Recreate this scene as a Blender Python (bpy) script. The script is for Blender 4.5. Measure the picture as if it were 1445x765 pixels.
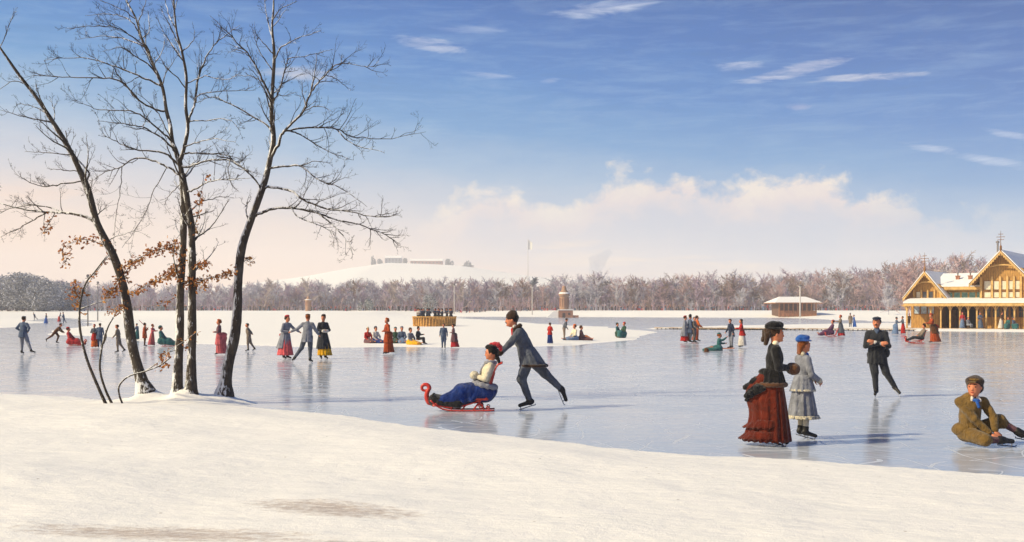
import bpy, math, random
import numpy as np
from math import radians as R, sin, cos, pi
random.seed(7); rng = np.random.default_rng(7)
S = bpy.context.scene
for o in list(bpy.data.objects): bpy.data.objects.remove(o)
col = S.collection
# ---------------- camera ----------------
F = 1549.0; EYE = 1.78; HY = 438.0; CX = 722.5
cd = bpy.data.cameras.new('camera'); cam = bpy.data.objects.new('camera', cd); col.objects.link(cam)
cam.location = (0, 0, EYE); cam.rotation_euler = (R(90), 0, 0)
cd.sensor_width = 36; cd.lens = 36*F/1445; cd.shift_y = (HY-382.5)/1445
cd.clip_start = 0.1; cd.clip_end = 9000
S.camera = cam
S.render.engine = 'CYCLES'
S.render.resolution_x = 1024; S.render.resolution_y = 542
S.view_settings.view_transform = 'Standard'; S.view_settings.look = 'None'
S.view_settings.exposure = 0.2
S.cycles.volume_bounces = 2; S.cycles.volume_step_rate = 4; S.view_settings.gamma = 1
# ---------------- sun ----------------
SUN_EL = R(37); SUN_AZ = math.atan2(-1, -0.32)      # azimuth measured from +Y towards +X: from the left, a little behind the camera
sd = bpy.data.lights.new('sun', 'SUN'); so = bpy.data.objects.new('sun', sd); col.objects.link(so)
sd.energy = 4.5; sd.angle = R(2.0); sd.color = (1.0, 0.86, 0.56)
sdir = np.array([sin(SUN_AZ)*cos(SUN_EL), cos(SUN_AZ)*cos(SUN_EL), sin(SUN_EL)])
from mathutils import Vector, Matrix, noise as mn
so.rotation_euler = Vector(sdir).to_track_quat('Z', 'Y').to_euler()
# ---------------- world ----------------
def lin(c):
    c = [x/255 for x in c[:3]]
    return tuple(x/12.92 if x <= .04045 else ((x+.055)/1.055)**2.4 for x in c)+(1,)
W = bpy.data.worlds.new('World'); S.world = W; W.use_nodes = True
nt = W.node_tree; N = nt.nodes; L = nt.links; N.clear()
class NB:
    def __init__(s, nt): s.nt = nt
    def n(s, t, **k):
        x = s.nt.nodes.new(t)
        for a, b in k.items(): setattr(x, a, b)
        return x
    def put(s, sock, v):
        if isinstance(v, bpy.types.NodeSocket): s.nt.links.new(v, sock)
        else: sock.default_value = v
    def m(s, op, a, b=0.0, c=0.0, clamp=False):
        x = s.n('ShaderNodeMath', operation=op, use_clamp=clamp)
        for i, v in enumerate((a, b, c)): s.put(x.inputs[i], v)
        return x.outputs[0]
    def mix(s, f, a, b, bt='MIX'):
        x = s.n('ShaderNodeMix', data_type='RGBA', blend_type=bt)
        s.put(x.inputs[0], f); s.put(x.inputs[6], a); s.put(x.inputs[7], b)
        return x.outputs[2]
    def ramp(s, f, pts, interp='LINEAR'):
        x = s.n('ShaderNodeValToRGB'); s.put(x.inputs[0], f); cr = x.color_ramp; cr.interpolation = interp
        while len(cr.elements) < len(pts): cr.elements.new(0.5)
        for e, (p, c) in zip(cr.elements, pts):
            e.position = p; e.color = c if not isinstance(c, (int, float)) else (c, c, c, 1)
        return x.outputs[0]
    def vec(s, a, b, c):
        x = s.n('ShaderNodeCombineXYZ')
        for i, v in enumerate((a, b, c)): s.put(x.inputs[i], v)
        return x.outputs[0]
    def noise(s, v, sc, det=4, rough=.55, dist=0):
        x = s.n('ShaderNodeTexNoise'); s.put(x.inputs['Vector'], v)
        x.inputs['Scale'].default_value = sc; x.inputs['Detail'].default_value = det
        x.inputs['Roughness'].default_value = rough; x.inputs['Distortion'].default_value = dist
        return x.outputs[0]
b = NB(nt)
sky = b.n('ShaderNodeTexSky', sky_type='NISHITA', sun_disc=False); sky.sun_elevation = SUN_EL; sky.sun_rotation = SUN_AZ
sky.air_density = 1.3; sky.dust_density = 2.0
nis = b.mix(1.0, sky.outputs[0], (.08, .08, .08, 1), 'MULTIPLY')
tc = b.n('ShaderNodeTexCoord'); sp = b.n('ShaderNodeSeparateXYZ'); L.new(tc.outputs['Generated'], sp.inputs[0])
x, y, z = sp.outputs
az = b.m('ARCTAN2', x, y)                       # radians, 0 straight ahead, + to the right
hz_ = b.m('SQRT', b.m('ADD', b.m('MULTIPLY', x, x), b.m('MULTIPLY', y, y)))
el = b.m('ARCTAN2', z, hz_)
def sa(px): return math.atan((px-CX)/F)
def se(px, py): return math.atan((HY-py)/F*cos(sa(px)))
fine = b.noise(b.vec(b.m('MULTIPLY', az, 1.0), b.m('MULTIPLY', el, 3.2), 0.0), 9, 6, .62)
wisp = b.noise(b.vec(b.m('MULTIPLY', az, 1.0), b.m('MULTIPLY', el, 7.0), 3.0), 14, 7, .66, .4)
puff = b.noise(b.vec(az, b.m('MULTIPLY', el, 1.25), 7.0), 26, 7, .58, .2)
big = b.noise(b.vec(az, b.m('MULTIPLY', el, 2.0), 11.0), 4.5, 5, .5)
t = b.m('DIVIDE', el, 0.30)                     # 1 at the top of the frame
tt = b.m('ADD', b.m('ADD', t, b.m('MULTIPLY', b.m('SUBTRACT', fine, .5), .16)), b.m('MULTIPLY', az, .42))
grad = b.ramp(tt, [(0.0, lin((252, 224, 204))), (.10, lin((244, 224, 212))), (.24, lin((206, 208, 218))), (.40, lin((149, 182, 216))),
                   (.54, lin((90, 152, 209))), (.70, lin((50, 126, 200))), (.86, lin((28, 106, 186))), (1.0, lin((16, 93, 172)))])
# the zenith beyond the frame keeps the physical sky
base = b.mix(b.m('SUBTRACT', 1.0, b.m('MULTIPLY', b.m('SUBTRACT', el, .5), 1.2, clamp=True), clamp=True), nis, grad)
base = b.mix(.08, base, nis)
# warm glow low on the left
gl = b.m('MULTIPLY', b.m('SUBTRACT', 1.0, b.m('DIVIDE', el, .13), clamp=True), b.m('MULTIPLY', b.m('SUBTRACT', .12, az), 1.6, clamp=True))
base = b.mix(b.m('MULTIPLY', gl, .75, clamp=True), base, lin((250, 216, 190)))
# thin streaky veil high up
veil = b.m('MULTIPLY', b.ramp(wisp, [(.46, 0.0), (.72, 1.0)]), b.ramp(el, [(.10, 0.0), (.17, .5), (.3, .38)]))
base = b.mix(b.m('MULTIPLY', veil, .42), base, lin((184, 212, 230)))
dv = b.m('MULTIPLY', b.ramp(wisp, [(.28, 1.0), (.46, 0.0)]), b.ramp(el, [(.14, 0.0), (.2, .6)]))
base = b.mix(b.m('MULTIPLY', dv, .4), base, lin((66, 118, 168)))
# cumulus bank: fluffy top edge, soft flat base
top = b.ramp(b.m('ADD', b.m('MULTIPLY', az, 1.0), .5), [(.5+sa(520), se(520, 330)*4), (.5+sa(610), se(610, 296)*4), (.5+sa(690), se(690, 258)*4), (.5+sa(790), se(790, 284)*4),
        (.5+sa(870), se(870, 246)*4), (.5+sa(960), se(960, 238)*4), (.5+sa(1050), se(1050, 254)*4), (.5+sa(1140), se(1140, 236)*4), (.5+sa(1230), se(1230, 262)*4), (.5+sa(1400), se(1400, 300)*4)], 'EASE')
edge = b.m('ADD', b.m('MULTIPLY', top, .25), b.m('MULTIPLY', b.m('SUBTRACT', puff, .52), .095))
dd = b.m('SUBTRACT', edge, el)
cm = b.m('MULTIPLY', b.m('DIVIDE', dd, .016, clamp=True), b.ramp(el, [(.03, 0.0), (.07, .6), (.10, 1.0)]))
cm = b.m('MULTIPLY', cm, b.ramp(b.m('ADD', az, .5), [(.5+sa(540), 0.0), (.5+sa(640), .8), (.5+sa(1200), .95), (.5+sa(1420), 0.25)]))
litp = b.ramp(b.m('ADD', b.m('MULTIPLY', dd, 9.0), b.m('MULTIPLY', b.m('SUBTRACT', .5, puff), 1.6)), [(0.0, lin((250, 234, 216))), (.18, lin((236, 218, 212))), (.36, lin((210, 206, 214))), (.7, lin((196, 202, 216)))])
base = b.mix(b.m('MULTIPLY', cm, .90), base, litp)
# low yellowish haze patch over the woods
def blob(px, py, wx, wy, tilt=0.0, ns=wisp, thr=.42, soft=.22):
    a0, e0 = sa(px), se(px, py)
    da = b.m('SUBTRACT', az, a0); de = b.m('SUBTRACT', b.m('SUBTRACT', el, e0), b.m('MULTIPLY', da, tilt))
    q = b.m('ADD', b.m('POWER', b.m('ABSOLUTE', b.m('DIVIDE', da, wx/F)), 2.0), b.m('POWER', b.m('ABSOLUTE', b.m('DIVIDE', de, wy/F)), 2.0))
    g = b.m('SUBTRACT', 1.0, q)
    g = b.m('ADD', g, b.m('MULTIPLY', b.m('SUBTRACT', ns, .47), 5.0))
    return b.m('POWER', b.m('MULTIPLY', g, .48, clamp=True), 1.25)
for (px, py, wx, wy, tilt, op, c) in [
    (850, 12, 75, 9, .10, .75, (226, 232, 244)), (600, 62, 52, 8, -.12, .8, (238, 238, 244)), (660, 42, 60, 5, 0, .35, (205, 216, 238)),
    (1125, 99, 72, 9, .16, .9, (244, 240, 242)), (1040, 95, 34, 7, 0, .7, (228, 230, 240)), (1225, 109, 66, 6, -.02, .9, (248, 243, 240)),
    (1375, 222, 82, 7, -.26, .8, (214, 224, 242)), (1425, 190, 45, 5, -.28, .75, (214, 224, 242)), (1125, 151, 16, 5, 0, .5, (224, 214, 228)),
    (425, 104, 52, 12, 0, .5, (238, 222, 212)), (690, 106, 40, 4, -.1, .45, (215, 222, 240)), (776, 114, 15, 4, .1, .45, (215, 222, 240)),
    (60, 268, 85, 16, .1, .6, (250, 216, 192)), (820, 365, 85, 26, 0, .7, (250, 228, 204)), (1000, 382, 120, 20, 0, .7, (250, 228, 204)), (700, 272, 60, 12, .1, .4, (250, 238, 228))]:
    base = b.mix(b.m('MULTIPLY', blob(px, py, wx, wy, tilt), op), base, lin(c))
bg = b.n('ShaderNodeBackground'); L.new(base, bg.inputs[0]); bg.inputs[1].default_value = 0.92
wo = b.n('ShaderNodeOutputWorld'); L.new(bg.outputs[0], wo.inputs[0])

# ---------------- helpers ----------------
def tag(o, label=None, cat=None, group=None, kind=None):
    if label: o['label'] = label
    if cat: o['category'] = cat
    if group: o['group'] = group
    if kind: o['kind'] = kind
    return o
def mesh_np(name, V, Fa, mats, parent=None, smooth=True, mi=None, loc=None):
    """V (n,3); Fa list of arrays each (m,k)"""
    me = bpy.data.meshes.new(name)
    if isinstance(Fa, np.ndarray): Fa = [Fa]
    Fa = [f for f in Fa if len(f)]
    V = np.asarray(V, np.float32)
    me.vertices.add(len(V)); me.vertices.foreach_set('co', V.ravel())
    nl = sum(f.size for f in Fa); nf = sum(len(f) for f in Fa)
    me.loops.add(nl); me.polygons.add(nf)
    me.loops.foreach_set('vertex_index', np.concatenate([f.ravel() for f in Fa]).astype(np.int32))
    tot = np.concatenate([np.full(len(f), f.shape[1]) for f in Fa]).astype(np.int32)
    st = np.concatenate([[0], np.cumsum(tot)[:-1]]).astype(np.int32)
    me.polygons.foreach_set('loop_start', st)
    me.polygons.foreach_set('use_smooth', np.full(nf, smooth))
    if not isinstance(mats, (list, tuple)): mats = [mats]
    for m in mats: me.materials.append(m)
    if mi is not None: me.polygons.foreach_set('material_index', np.asarray(mi, np.int32))
    me.update(calc_edges=True); me.validate()
    o = bpy.data.objects.new(name, me); col.objects.link(o)
    if parent is not None: o.parent = parent
    if loc is not None: o.location = loc
    return o
def empty(name, loc=(0, 0, 0), rz=0, parent=None):
    o = bpy.data.objects.new(name, None); col.objects.link(o); o.location = loc; o.rotation_euler = (0, 0, rz)
    o.empty_display_size = .2
    if parent: o.parent = parent
    return o
class MB:
    def __init__(s): s.v = []; s.q = []; s.t = []; s.n = 0; s.m3 = []; s.m4 = []
    def add(s, V, Q=None, T=None, m=0):
        V = np.asarray(V, float); s.v.append(V)
        if Q is not None and len(Q): s.q.append(np.asarray(Q)+s.n); s.m4.append(np.full(len(Q), m))
        if T is not None and len(T): s.t.append(np.asarray(T)+s.n); s.m3.append(np.full(len(T), m))
        s.n += len(V)
    def box(s, x0, x1, y0, y1, z0, z1, m=0, rot=0, c=None):
        V = np.array([[x, y, z] for z in (z0, z1) for x, y in ((x0, y0), (x1, y0), (x1, y1), (x0, y1))], float)
        if rot:
            c = np.array(c if c is not None else [(x0+x1)/2, (y0+y1)/2, 0]); p = V-c
            V = np.stack([p[:, 0]*cos(rot)-p[:, 1]*sin(rot), p[:, 0]*sin(rot)+p[:, 1]*cos(rot), p[:, 2]], 1)+c
        s.add(V, [[3, 2, 1, 0], [4, 5, 6, 7], [0, 1, 5, 4], [1, 2, 6, 5], [2, 3, 7, 6], [3, 0, 4, 7]], m=m)
    def prism(s, poly, axis_a, axis_b, m=0):
        """poly: list of 3D points (planar), extruded by vector from axis_a to axis_b"""
        P = np.array(poly, float); d = np.array(axis_b, float)-np.array(axis_a, float); n = len(P)
        s.add(np.vstack([P, P+d]), [[i, (i+1) % n, n+(i+1) % n, n+i] for i in range(n)],
              [[0, i+1, i] for i in range(1, n-1)]+[[n, n+i, n+i+1] for i in range(1, n-1)], m=m)
    def tube(s, P, r, ns=6, m=0, cap=True):
        P = np.asarray(P, float); n = len(P); r = np.broadcast_to(np.asarray(r, float), (n,))
        T = np.gradient(P, axis=0); T /= np.linalg.norm(T, axis=1)[:, None]+1e-9
        up = np.array([0, 0, 1.]) if abs(T[0, 2]) < .9 else np.array([1., 0, 0])
        u = np.cross(T[0], up); u /= np.linalg.norm(u)+1e-9; U = np.zeros((n, 3))
        for i in range(n):
            u = u-T[i]*np.dot(u, T[i]); u /= np.linalg.norm(u)+1e-9; U[i] = u
        B = np.cross(T, U); a = np.arange(ns)*2*pi/ns
        V = P[:, None]+r[:, None, None]*(U[:, None]*np.cos(a)[None, :, None]+B[:, None]*np.sin(a)[None, :, None])
        i, j = np.meshgrid(np.arange(n-1), np.arange(ns), indexing='ij'); j2 = (j+1) % ns
        Q = np.stack([i*ns+j, i*ns+j2, (i+1)*ns+j2, (i+1)*ns+j], -1).reshape(-1, 4)
        Tt = []
        V = V.reshape(-1, 3)
        if cap:
            V = np.vstack([V, P[0], P[-1]]); c0 = n*ns
            Tt = [[c0, (k+1) % ns, k] for k in range(ns)]+[[c0+1, (n-1)*ns+k, (n-1)*ns+(k+1) % ns] for k in range(ns)]
        s.add(V, Q, Tt, m=m)
    def lathe(s, prof, c=(0, 0, 0), ns=16, m=0):
        prof = np.asarray(prof, float); n = len(prof); a = np.arange(ns)*2*pi/ns
        V = np.stack([prof[:, 0, None]*np.cos(a), prof[:, 0, None]*np.sin(a), np.broadcast_to(prof[:, 1, None], (n, ns))], -1).reshape(-1, 3)+np.array(c)
        Q = [[i*ns+j, i*ns+(j+1) % ns, (i+1)*ns+(j+1) % ns, (i+1)*ns+j] for i in range(n-1) for j in range(ns)]
        s.add(V, Q, m=m)
    def build(s, name, mats, parent=None, smooth=False, loc=None):
        Fa = []; mi = []
        if s.q: Fa.append(np.vstack(s.q)); mi.append(np.concatenate(s.m4))
        if s.t: Fa.append(np.vstack(s.t)); mi.append(np.concatenate(s.m3))
        return mesh_np(name, np.vstack(s.v), Fa, mats, parent, smooth, np.concatenate(mi), loc)
MATS = {}
def mat(name, c, rough=.85, var=.15, scale=6, bump=0.0, bscale=40, spec=.3, sheen=0, metal=0, c2=None, c2s=3, c2t=(.45, .6)):
    if name in MATS: return MATS[name]
    m = bpy.data.materials.new(name); m.use_nodes = True; g = NB(m.node_tree)
    p = m.node_tree.nodes['Principled BSDF']
    t = g.n('ShaderNodeTexCoord').outputs['Object']
    base = lin(c) if max(c) > 1.5 else tuple(c[:3])+(1,)
    nz = g.noise(t, scale, 4, .6)
    f = g.ramp(nz, [(.3, 1-var*1.6), (.7, 1+var*.9)])
    cc = g.mix(1.0, base, f, 'MULTIPLY')
    if c2 is not None:
        b2 = lin(c2) if max(c2) > 1.5 else tuple(c2[:3])+(1,)
        cc = g.mix(g.ramp(g.noise(t, c2s, 5, .6), [(c2t[0], 0.0), (c2t[1], 1.0)]), cc, b2)
    g.put(p.inputs['Base Color'], cc); p.inputs['Roughness'].default_value = rough
    p.inputs['Specular IOR Level'].default_value = spec; p.inputs['Metallic'].default_value = metal
    if sheen: p.inputs['Sheen Weight'].default_value = sheen
    if bump:
        bn = g.n('ShaderNodeBump'); bn.inputs['Strength'].default_value = bump; bn.inputs['Distance'].default_value = .02
        g.put(bn.inputs['Height'], g.noise(t, bscale, 4, .6)); g.put(p.inputs['Normal'], bn.outputs[0])
    MATS[name] = m; return m
def cloth(c):
    nm = 'cloth_%02x%02x%02x' % tuple(c)
    if nm in MATS: return MATS[nm]
    m = mat(nm, c, .93, .26, 9, .0, 55, .12, .2); g = NB(m.node_tree); p = m.node_tree.nodes['Principled BSDF']
    t = g.n('ShaderNodeTexCoord').outputs['Object']; s_ = g.n('ShaderNodeSeparateXYZ'); m.node_tree.links.new(t, s_.inputs[0])
    v = g.vec(s_.outputs[0], s_.outputs[1], g.m('MULTIPLY', s_.outputs[2], .55))
    bn = g.n('ShaderNodeBump'); bn.inputs['Strength'].default_value = 1.0; bn.inputs['Distance'].default_value = .035
    g.put(bn.inputs['Height'], g.m('ADD', g.noise(v, 13, 3, .6, 1.2), g.m('MULTIPLY', g.noise(t, 120, 3, .7), .10))); g.put(p.inputs['Normal'], bn.outputs[0]); return m
def fur(c): return mat('fur_%02x%02x%02x' % tuple(c), c, .95, .35, 45, 1.0, 90, .1, .3)

# ---------------- SDF surfaces ----------------
def smesh(name, prims, vox, mats, parent=None, noise_amp=0, nscale=9.0, loc=None):
    lo = np.full(3, 1e9); hi = -lo
    for p in prims:
        if p[0] == 'c': pts = np.array([p[1], p[2]]); r = max(p[3], p[4])
        else: pts = np.array([p[1]]); r = max(p[2])
        lo = np.minimum(lo, pts.min(0)-r); hi = np.maximum(hi, pts.max(0)+r)
    lo -= 3*vox; hi += 3*vox
    dim = np.ceil((hi-lo)/vox).astype(int)+1
    G = np.full(dim, 1.0, np.float32); Mi = np.zeros(dim, np.uint8)
    ax = [lo[i]+vox*np.arange(dim[i]) for i in range(3)]
    for p in prims:
        k = p[5] if p[0] == 'c' else p[4]; mid = p[-1]; pad = k+2*vox
        if p[0] == 'c': pts = np.array([p[1], p[2]]); r = max(p[3], p[4])
        else: pts = np.array([p[1]]); r = max(p[2])
        a = np.maximum(((pts.min(0)-r-pad-lo)/vox).astype(int), 0); e = np.minimum(((pts.max(0)+r+pad-lo)/vox).astype(int)+2, dim)
        X = ax[0][a[0]:e[0], None, None]; Y = ax[1][None, a[1]:e[1], None]; Z = ax[2][None, None, a[2]:e[2]]
        if p[0] == 'c':
            A = np.array(p[1], float); B = np.array(p[2], float); d = B-A; l2 = d@d+1e-12
            t = np.clip(((X-A[0])*d[0]+(Y-A[1])*d[1]+(Z-A[2])*d[2])/l2, 0, 1)
            D = np.sqrt((X-A[0]-t*d[0])**2+(Y-A[1]-t*d[1])**2+(Z-A[2]-t*d[2])**2)-(p[3]+t*(p[4]-p[3]))
        else:
            c = p[1]; r3 = np.array(p[2], float); Rm = p[3]
            qx, qy, qz = X-c[0], Y-c[1], Z-c[2]
            if Rm is not None:
                q = [Rm[0][i]*qx+Rm[1][i]*qy+Rm[2][i]*qz for i in range(3)]
            else: q = [qx, qy, qz]
            k0 = np.sqrt((q[0]/r3[0])**2+(q[1]/r3[1])**2+(q[2]/r3[2])**2)
            k1 = np.sqrt((q[0]/r3[0]**2)**2+(q[1]/r3[1]**2)**2+(q[2]/r3[2]**2)**2)+1e-9
            D = k0*(k0-1)/k1
        sl = (slice(a[0], e[0]), slice(a[1], e[1]), slice(a[2], e[2])); G0 = G[sl]
        Ms = Mi[sl]; Ms[D < G0] = mid
        h = np.maximum(k-np.abs(D-G0), 0)/max(k, 1e-6)
        G[sl] = np.minimum(D, G0)-h*h*k*.25
    s = G < 0
    C = np.zeros([d-1 for d in dim], np.uint8)
    offs = [(i, j, k) for i in (0, 1) for j in (0, 1) for k in (0, 1)]
    for o in offs: C += s[o[0]:dim[0]-1+o[0], o[1]:dim[1]-1+o[1], o[2]:dim[2]-1+o[2]]
    act = (C > 0) & (C < 8); idx = np.argwhere(act)
    if len(idx) == 0: return None
    vals = {o: G[idx[:, 0]+o[0], idx[:, 1]+o[1], idx[:, 2]+o[2]] for o in offs}
    pos = np.zeros((len(idx), 3)); cnt = np.zeros(len(idx))
    for o in offs:
        for axn in range(3):
            if o[axn] == 0:
                o2 = list(o); o2[axn] = 1; o2 = tuple(o2); v0, v1 = vals[o], vals[o2]
                cr = (v0 < 0) != (v1 < 0); t = np.where(cr, v0/(v0-v1+1e-12), 0)
                P = np.tile(np.array(o, float), (len(idx), 1)); P[:, axn] = t
                pos += P*cr[:, None]; cnt += cr
    V = (idx+pos/cnt[:, None])*vox+lo
    ids = np.zeros(C.shape, np.int32); ids[act] = np.arange(len(idx))
    Q = []; MI = []
    for axn in range(3):
        a1, a2 = [(1, 2), (2, 0), (0, 1)][axn]
        s0 = [slice(None)]*3; s1 = [slice(None)]*3; s0[axn] = slice(0, -1); s1[axn] = slice(1, None)
        e = np.argwhere(s[tuple(s0)] != s[tuple(s1)])
        fl = s[tuple(e.T)]
        def cell(da, db):
            q = e.copy(); q[:, a1] += da; q[:, a2] += db; return ids[tuple(q.T)]
        q = np.stack([cell(-1, -1), cell(0, -1), cell(0, 0), cell(-1, 0)], 1)
        q[~fl] = q[~fl][:, ::-1]; Q.append(q); MI.append(Mi[tuple(e.T)])
    Q = np.vstack(Q); MI = np.concatenate(MI)
    if noise_amp:
        n = np.array([mn.noise(Vector(v*nscale))+.5*mn.noise(Vector(v*[nscale*2.3, nscale*2.3, nscale*1.1])) for v in V]); cen = V-V.mean(0)
        cen[:, 2] *= .3; cen /= np.linalg.norm(cen, axis=1)[:, None]+1e-6; V = V+cen*(n*noise_amp)[:, None]
    return mesh_np(name, V, Q, mats, parent, True, MI, loc)
# ---------------- terrain ----------------
def W2(px, py, z=0.0):
    D = (EYE-z)*F/(py-HY); return ((px-CX)*D/F, D)
bank_px = [(-400, 550), (0, 556), (100, 560), (160, 566), (300, 569), (380, 578), (500, 590), (600, 603), (700, 614), (800, 626), (900, 637), (1000, 645), (1100, 649), (1200, 655), (1300, 661), (1445, 672), (1800, 690)]
bank_w = np.array([W2(*p) for p in bank_px])
polyB = [(-900, 452), (-300, 452), (0, 463), (30, 462), (52, 456), (60, 450), (100, 449), (125, 452), (120, 461), (60, 467), (75, 473), (180, 478), (240, 485), (350, 487), (450, 491), (560, 489), (700, 490), (800, 487), (880, 480), (925, 473), (935, 469),
         (880, 463), (780, 457.5), (700, 452.5), (640, 448.5), (600, 445), (300, 443), (-900, 443)]
polyC = [(500, 448.0), (640, 447), (800, 447.3), (950, 448), (1100, 448.5), (1200, 452), (1290, 456), (1600, 458), (2200, 458), (2200, 442), (-900, 442), (-900, 446), (300, 446)]
polyD = [(905, 464.2), (1000, 465.2), (1150, 466), (1285, 467), (1700, 471), (2300, 471), (2300, 456), (1285, 456.5), (1200, 457.5), (1100, 459.5), (1000, 461.5)]
def topoly(P): return np.array([W2(*p) for p in P])
PB, PC, PD = topoly(polyB), topoly(polyC), topoly(polyD)
def sdist(P, X, Y):
    n = len(P); ins = np.zeros(X.shape, bool); dm = np.full(X.shape, 1e9)
    for i in range(n):
        a, c = P[i], P[(i+1) % n]; d = c-a
        t = np.clip(((X-a[0])*d[0]+(Y-a[1])*d[1])/(d@d), 0, 1)
        dm = np.minimum(dm, np.hypot(X-a[0]-t*d[0], Y-a[1]-t*d[1]))
        cr = ((a[1] > Y) != (c[1] > Y)) & (X < (c[0]-a[0])*(Y-a[1])/(c[1]-a[1]+1e-12)+a[0]); ins ^= cr
    return np.where(ins, dm, -dm)
def vn(X, Y, s, seed=0):
    """cheap smooth value noise"""
    r = np.random.default_rng(seed); T = r.random((64, 64))*2-1
    u, v = X/s+100.3, Y/s+57.7; i, j = np.floor(u).astype(int), np.floor(v).astype(int); fu, fv = u-i, v-j
    fu = fu*fu*(3-2*fu); fv = fv*fv*(3-2*fv); g = lambda a, c: T[a % 64, c % 64]
    return (g(i, j)*(1-fu)+g(i+1, j)*fu)*(1-fv)+(g(i, j+1)*(1-fu)+g(i+1, j+1)*fu)*fv
def ss(t): t = np.clip(t, 0, 1); return t*t*(3-2*t)
TS = .66
TREES = [(208, 20.9), (259, 20.6), (316, 20.9)]
hill_px = np.array([(-800, 436), (300, 430), (380, 404), (430, 397), (480, 389), (520, 380), (560, 374.5), (620, 377), (660, 380), (700, 386), (760, 393), (850, 397), (1000, 405), (1200, 420), (2300, 430)], float)
def height(X, Y):
    X = np.asarray(X, float); Y = np.asarray(Y, float)
    eY = np.interp(X, bank_w[:, 0], bank_w[:, 1])
    d = eY-Y+vn(X, Y, .9, 1)*.16+vn(X, Y, .25, 31)*.06+vn(X, Y, 2.7, 2)*.16
    m = ss(d/3)
    hA = np.where(d > 0, .30*(1-np.exp(-d/5.5))+.012*ss(d/.1)+m*(vn(X+Y*.4, Y*1.3, 3.1, 3)*.07+vn(X, Y, 1.1, 4)*.026+vn(X, Y*1.4, .42, 5)*.008+vn(X*1.0, Y*1.6, .16, 15)*.0022), -.25*np.clip(-d/.4, 0, 1))
    for px, D in TREES:
        x0 = (px-CX)*D/F; r = np.hypot(X-x0, Y-D); hA = np.where(d > -1.6, np.maximum(hA, -.02)+.26*np.exp(-(r/.33)**1.3)*(1+.4*vn(X, Y, .2, 8)), hA)
    wob = vn(X, Y, 9, 6)*1.2*np.clip(Y/80, 0, 3)+vn(X, Y, 3, 7)*.3
    rise = 1.62*ss((Y-140)/190)
    hh = hA
    for P, hgt, w in ((PB, .07, 3.0), (PC, .10, 6.0), (PD, .14, 1.5)):
        dd = sdist(P, X, Y)+(wob if P is not PD else wob*.15)
        k = np.where(dd > 0, hgt*ss(dd/w)+.01+rise*ss(dd/30)+ss(dd/8)*vn(X, Y, 7, 9)*.05, -.25*np.clip(-dd/1.5, 0, 1))
        hh = np.maximum(hh, k)
    far = Y > 420
    pxx = X*F/np.maximum(Y, 1)+CX
    crest = (HY-np.interp(X*F/1300+CX, hill_px[:, 0], hill_px[:, 1]))/F*1300
    hl = 1.7+crest*ss((Y-560)/740)*(1+.05*vn(X, Y, 160, 10))
    hh = np.where(Y > 560, hl, np.where(Y > 400, 1.67, hh))
    return hh
def hz(X, Y): return float(max(height(np.array([X]), np.array([Y]))[0], 0.0))
def ground(px, py):
    z = 0.0
    for _ in range(6):
        D = (EYE-z)*F/(py-HY); X = (px-CX)*D/F; z = .5*z+.5*hz(X, D)
    return X, D, hz(X, D)
def terrain():
    ys = [-40, -30, -20, -12, -6, -2, 0, 1.5]
    y = 3.0
    while y < 1700: ys.append(y); y *= 1.0078 if y < 30 else (1.010 if y < 400 else 1.02)
    ys = np.array(ys); nu = 760; u = np.linspace(-1, 1, nu)
    Y = np.repeat(ys[:, None], nu, 1); X = u[None]*(16+.62*np.maximum(ys, 0)[:, None]+np.where(ys > 60, (ys-60)*.25, 0)[:, None])
    Z = height(X, Y); n = len(ys)
    V = np.stack([X, Y, Z], -1).reshape(-1, 3)
    i, j = np.meshgrid(np.arange(n-1), np.arange(nu-1), indexing='ij')
    Q = np.stack([i*nu+j, i*nu+j+1, (i+1)*nu+j+1, (i+1)*nu+j], -1).reshape(-1, 4)
    return V, Q
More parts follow.
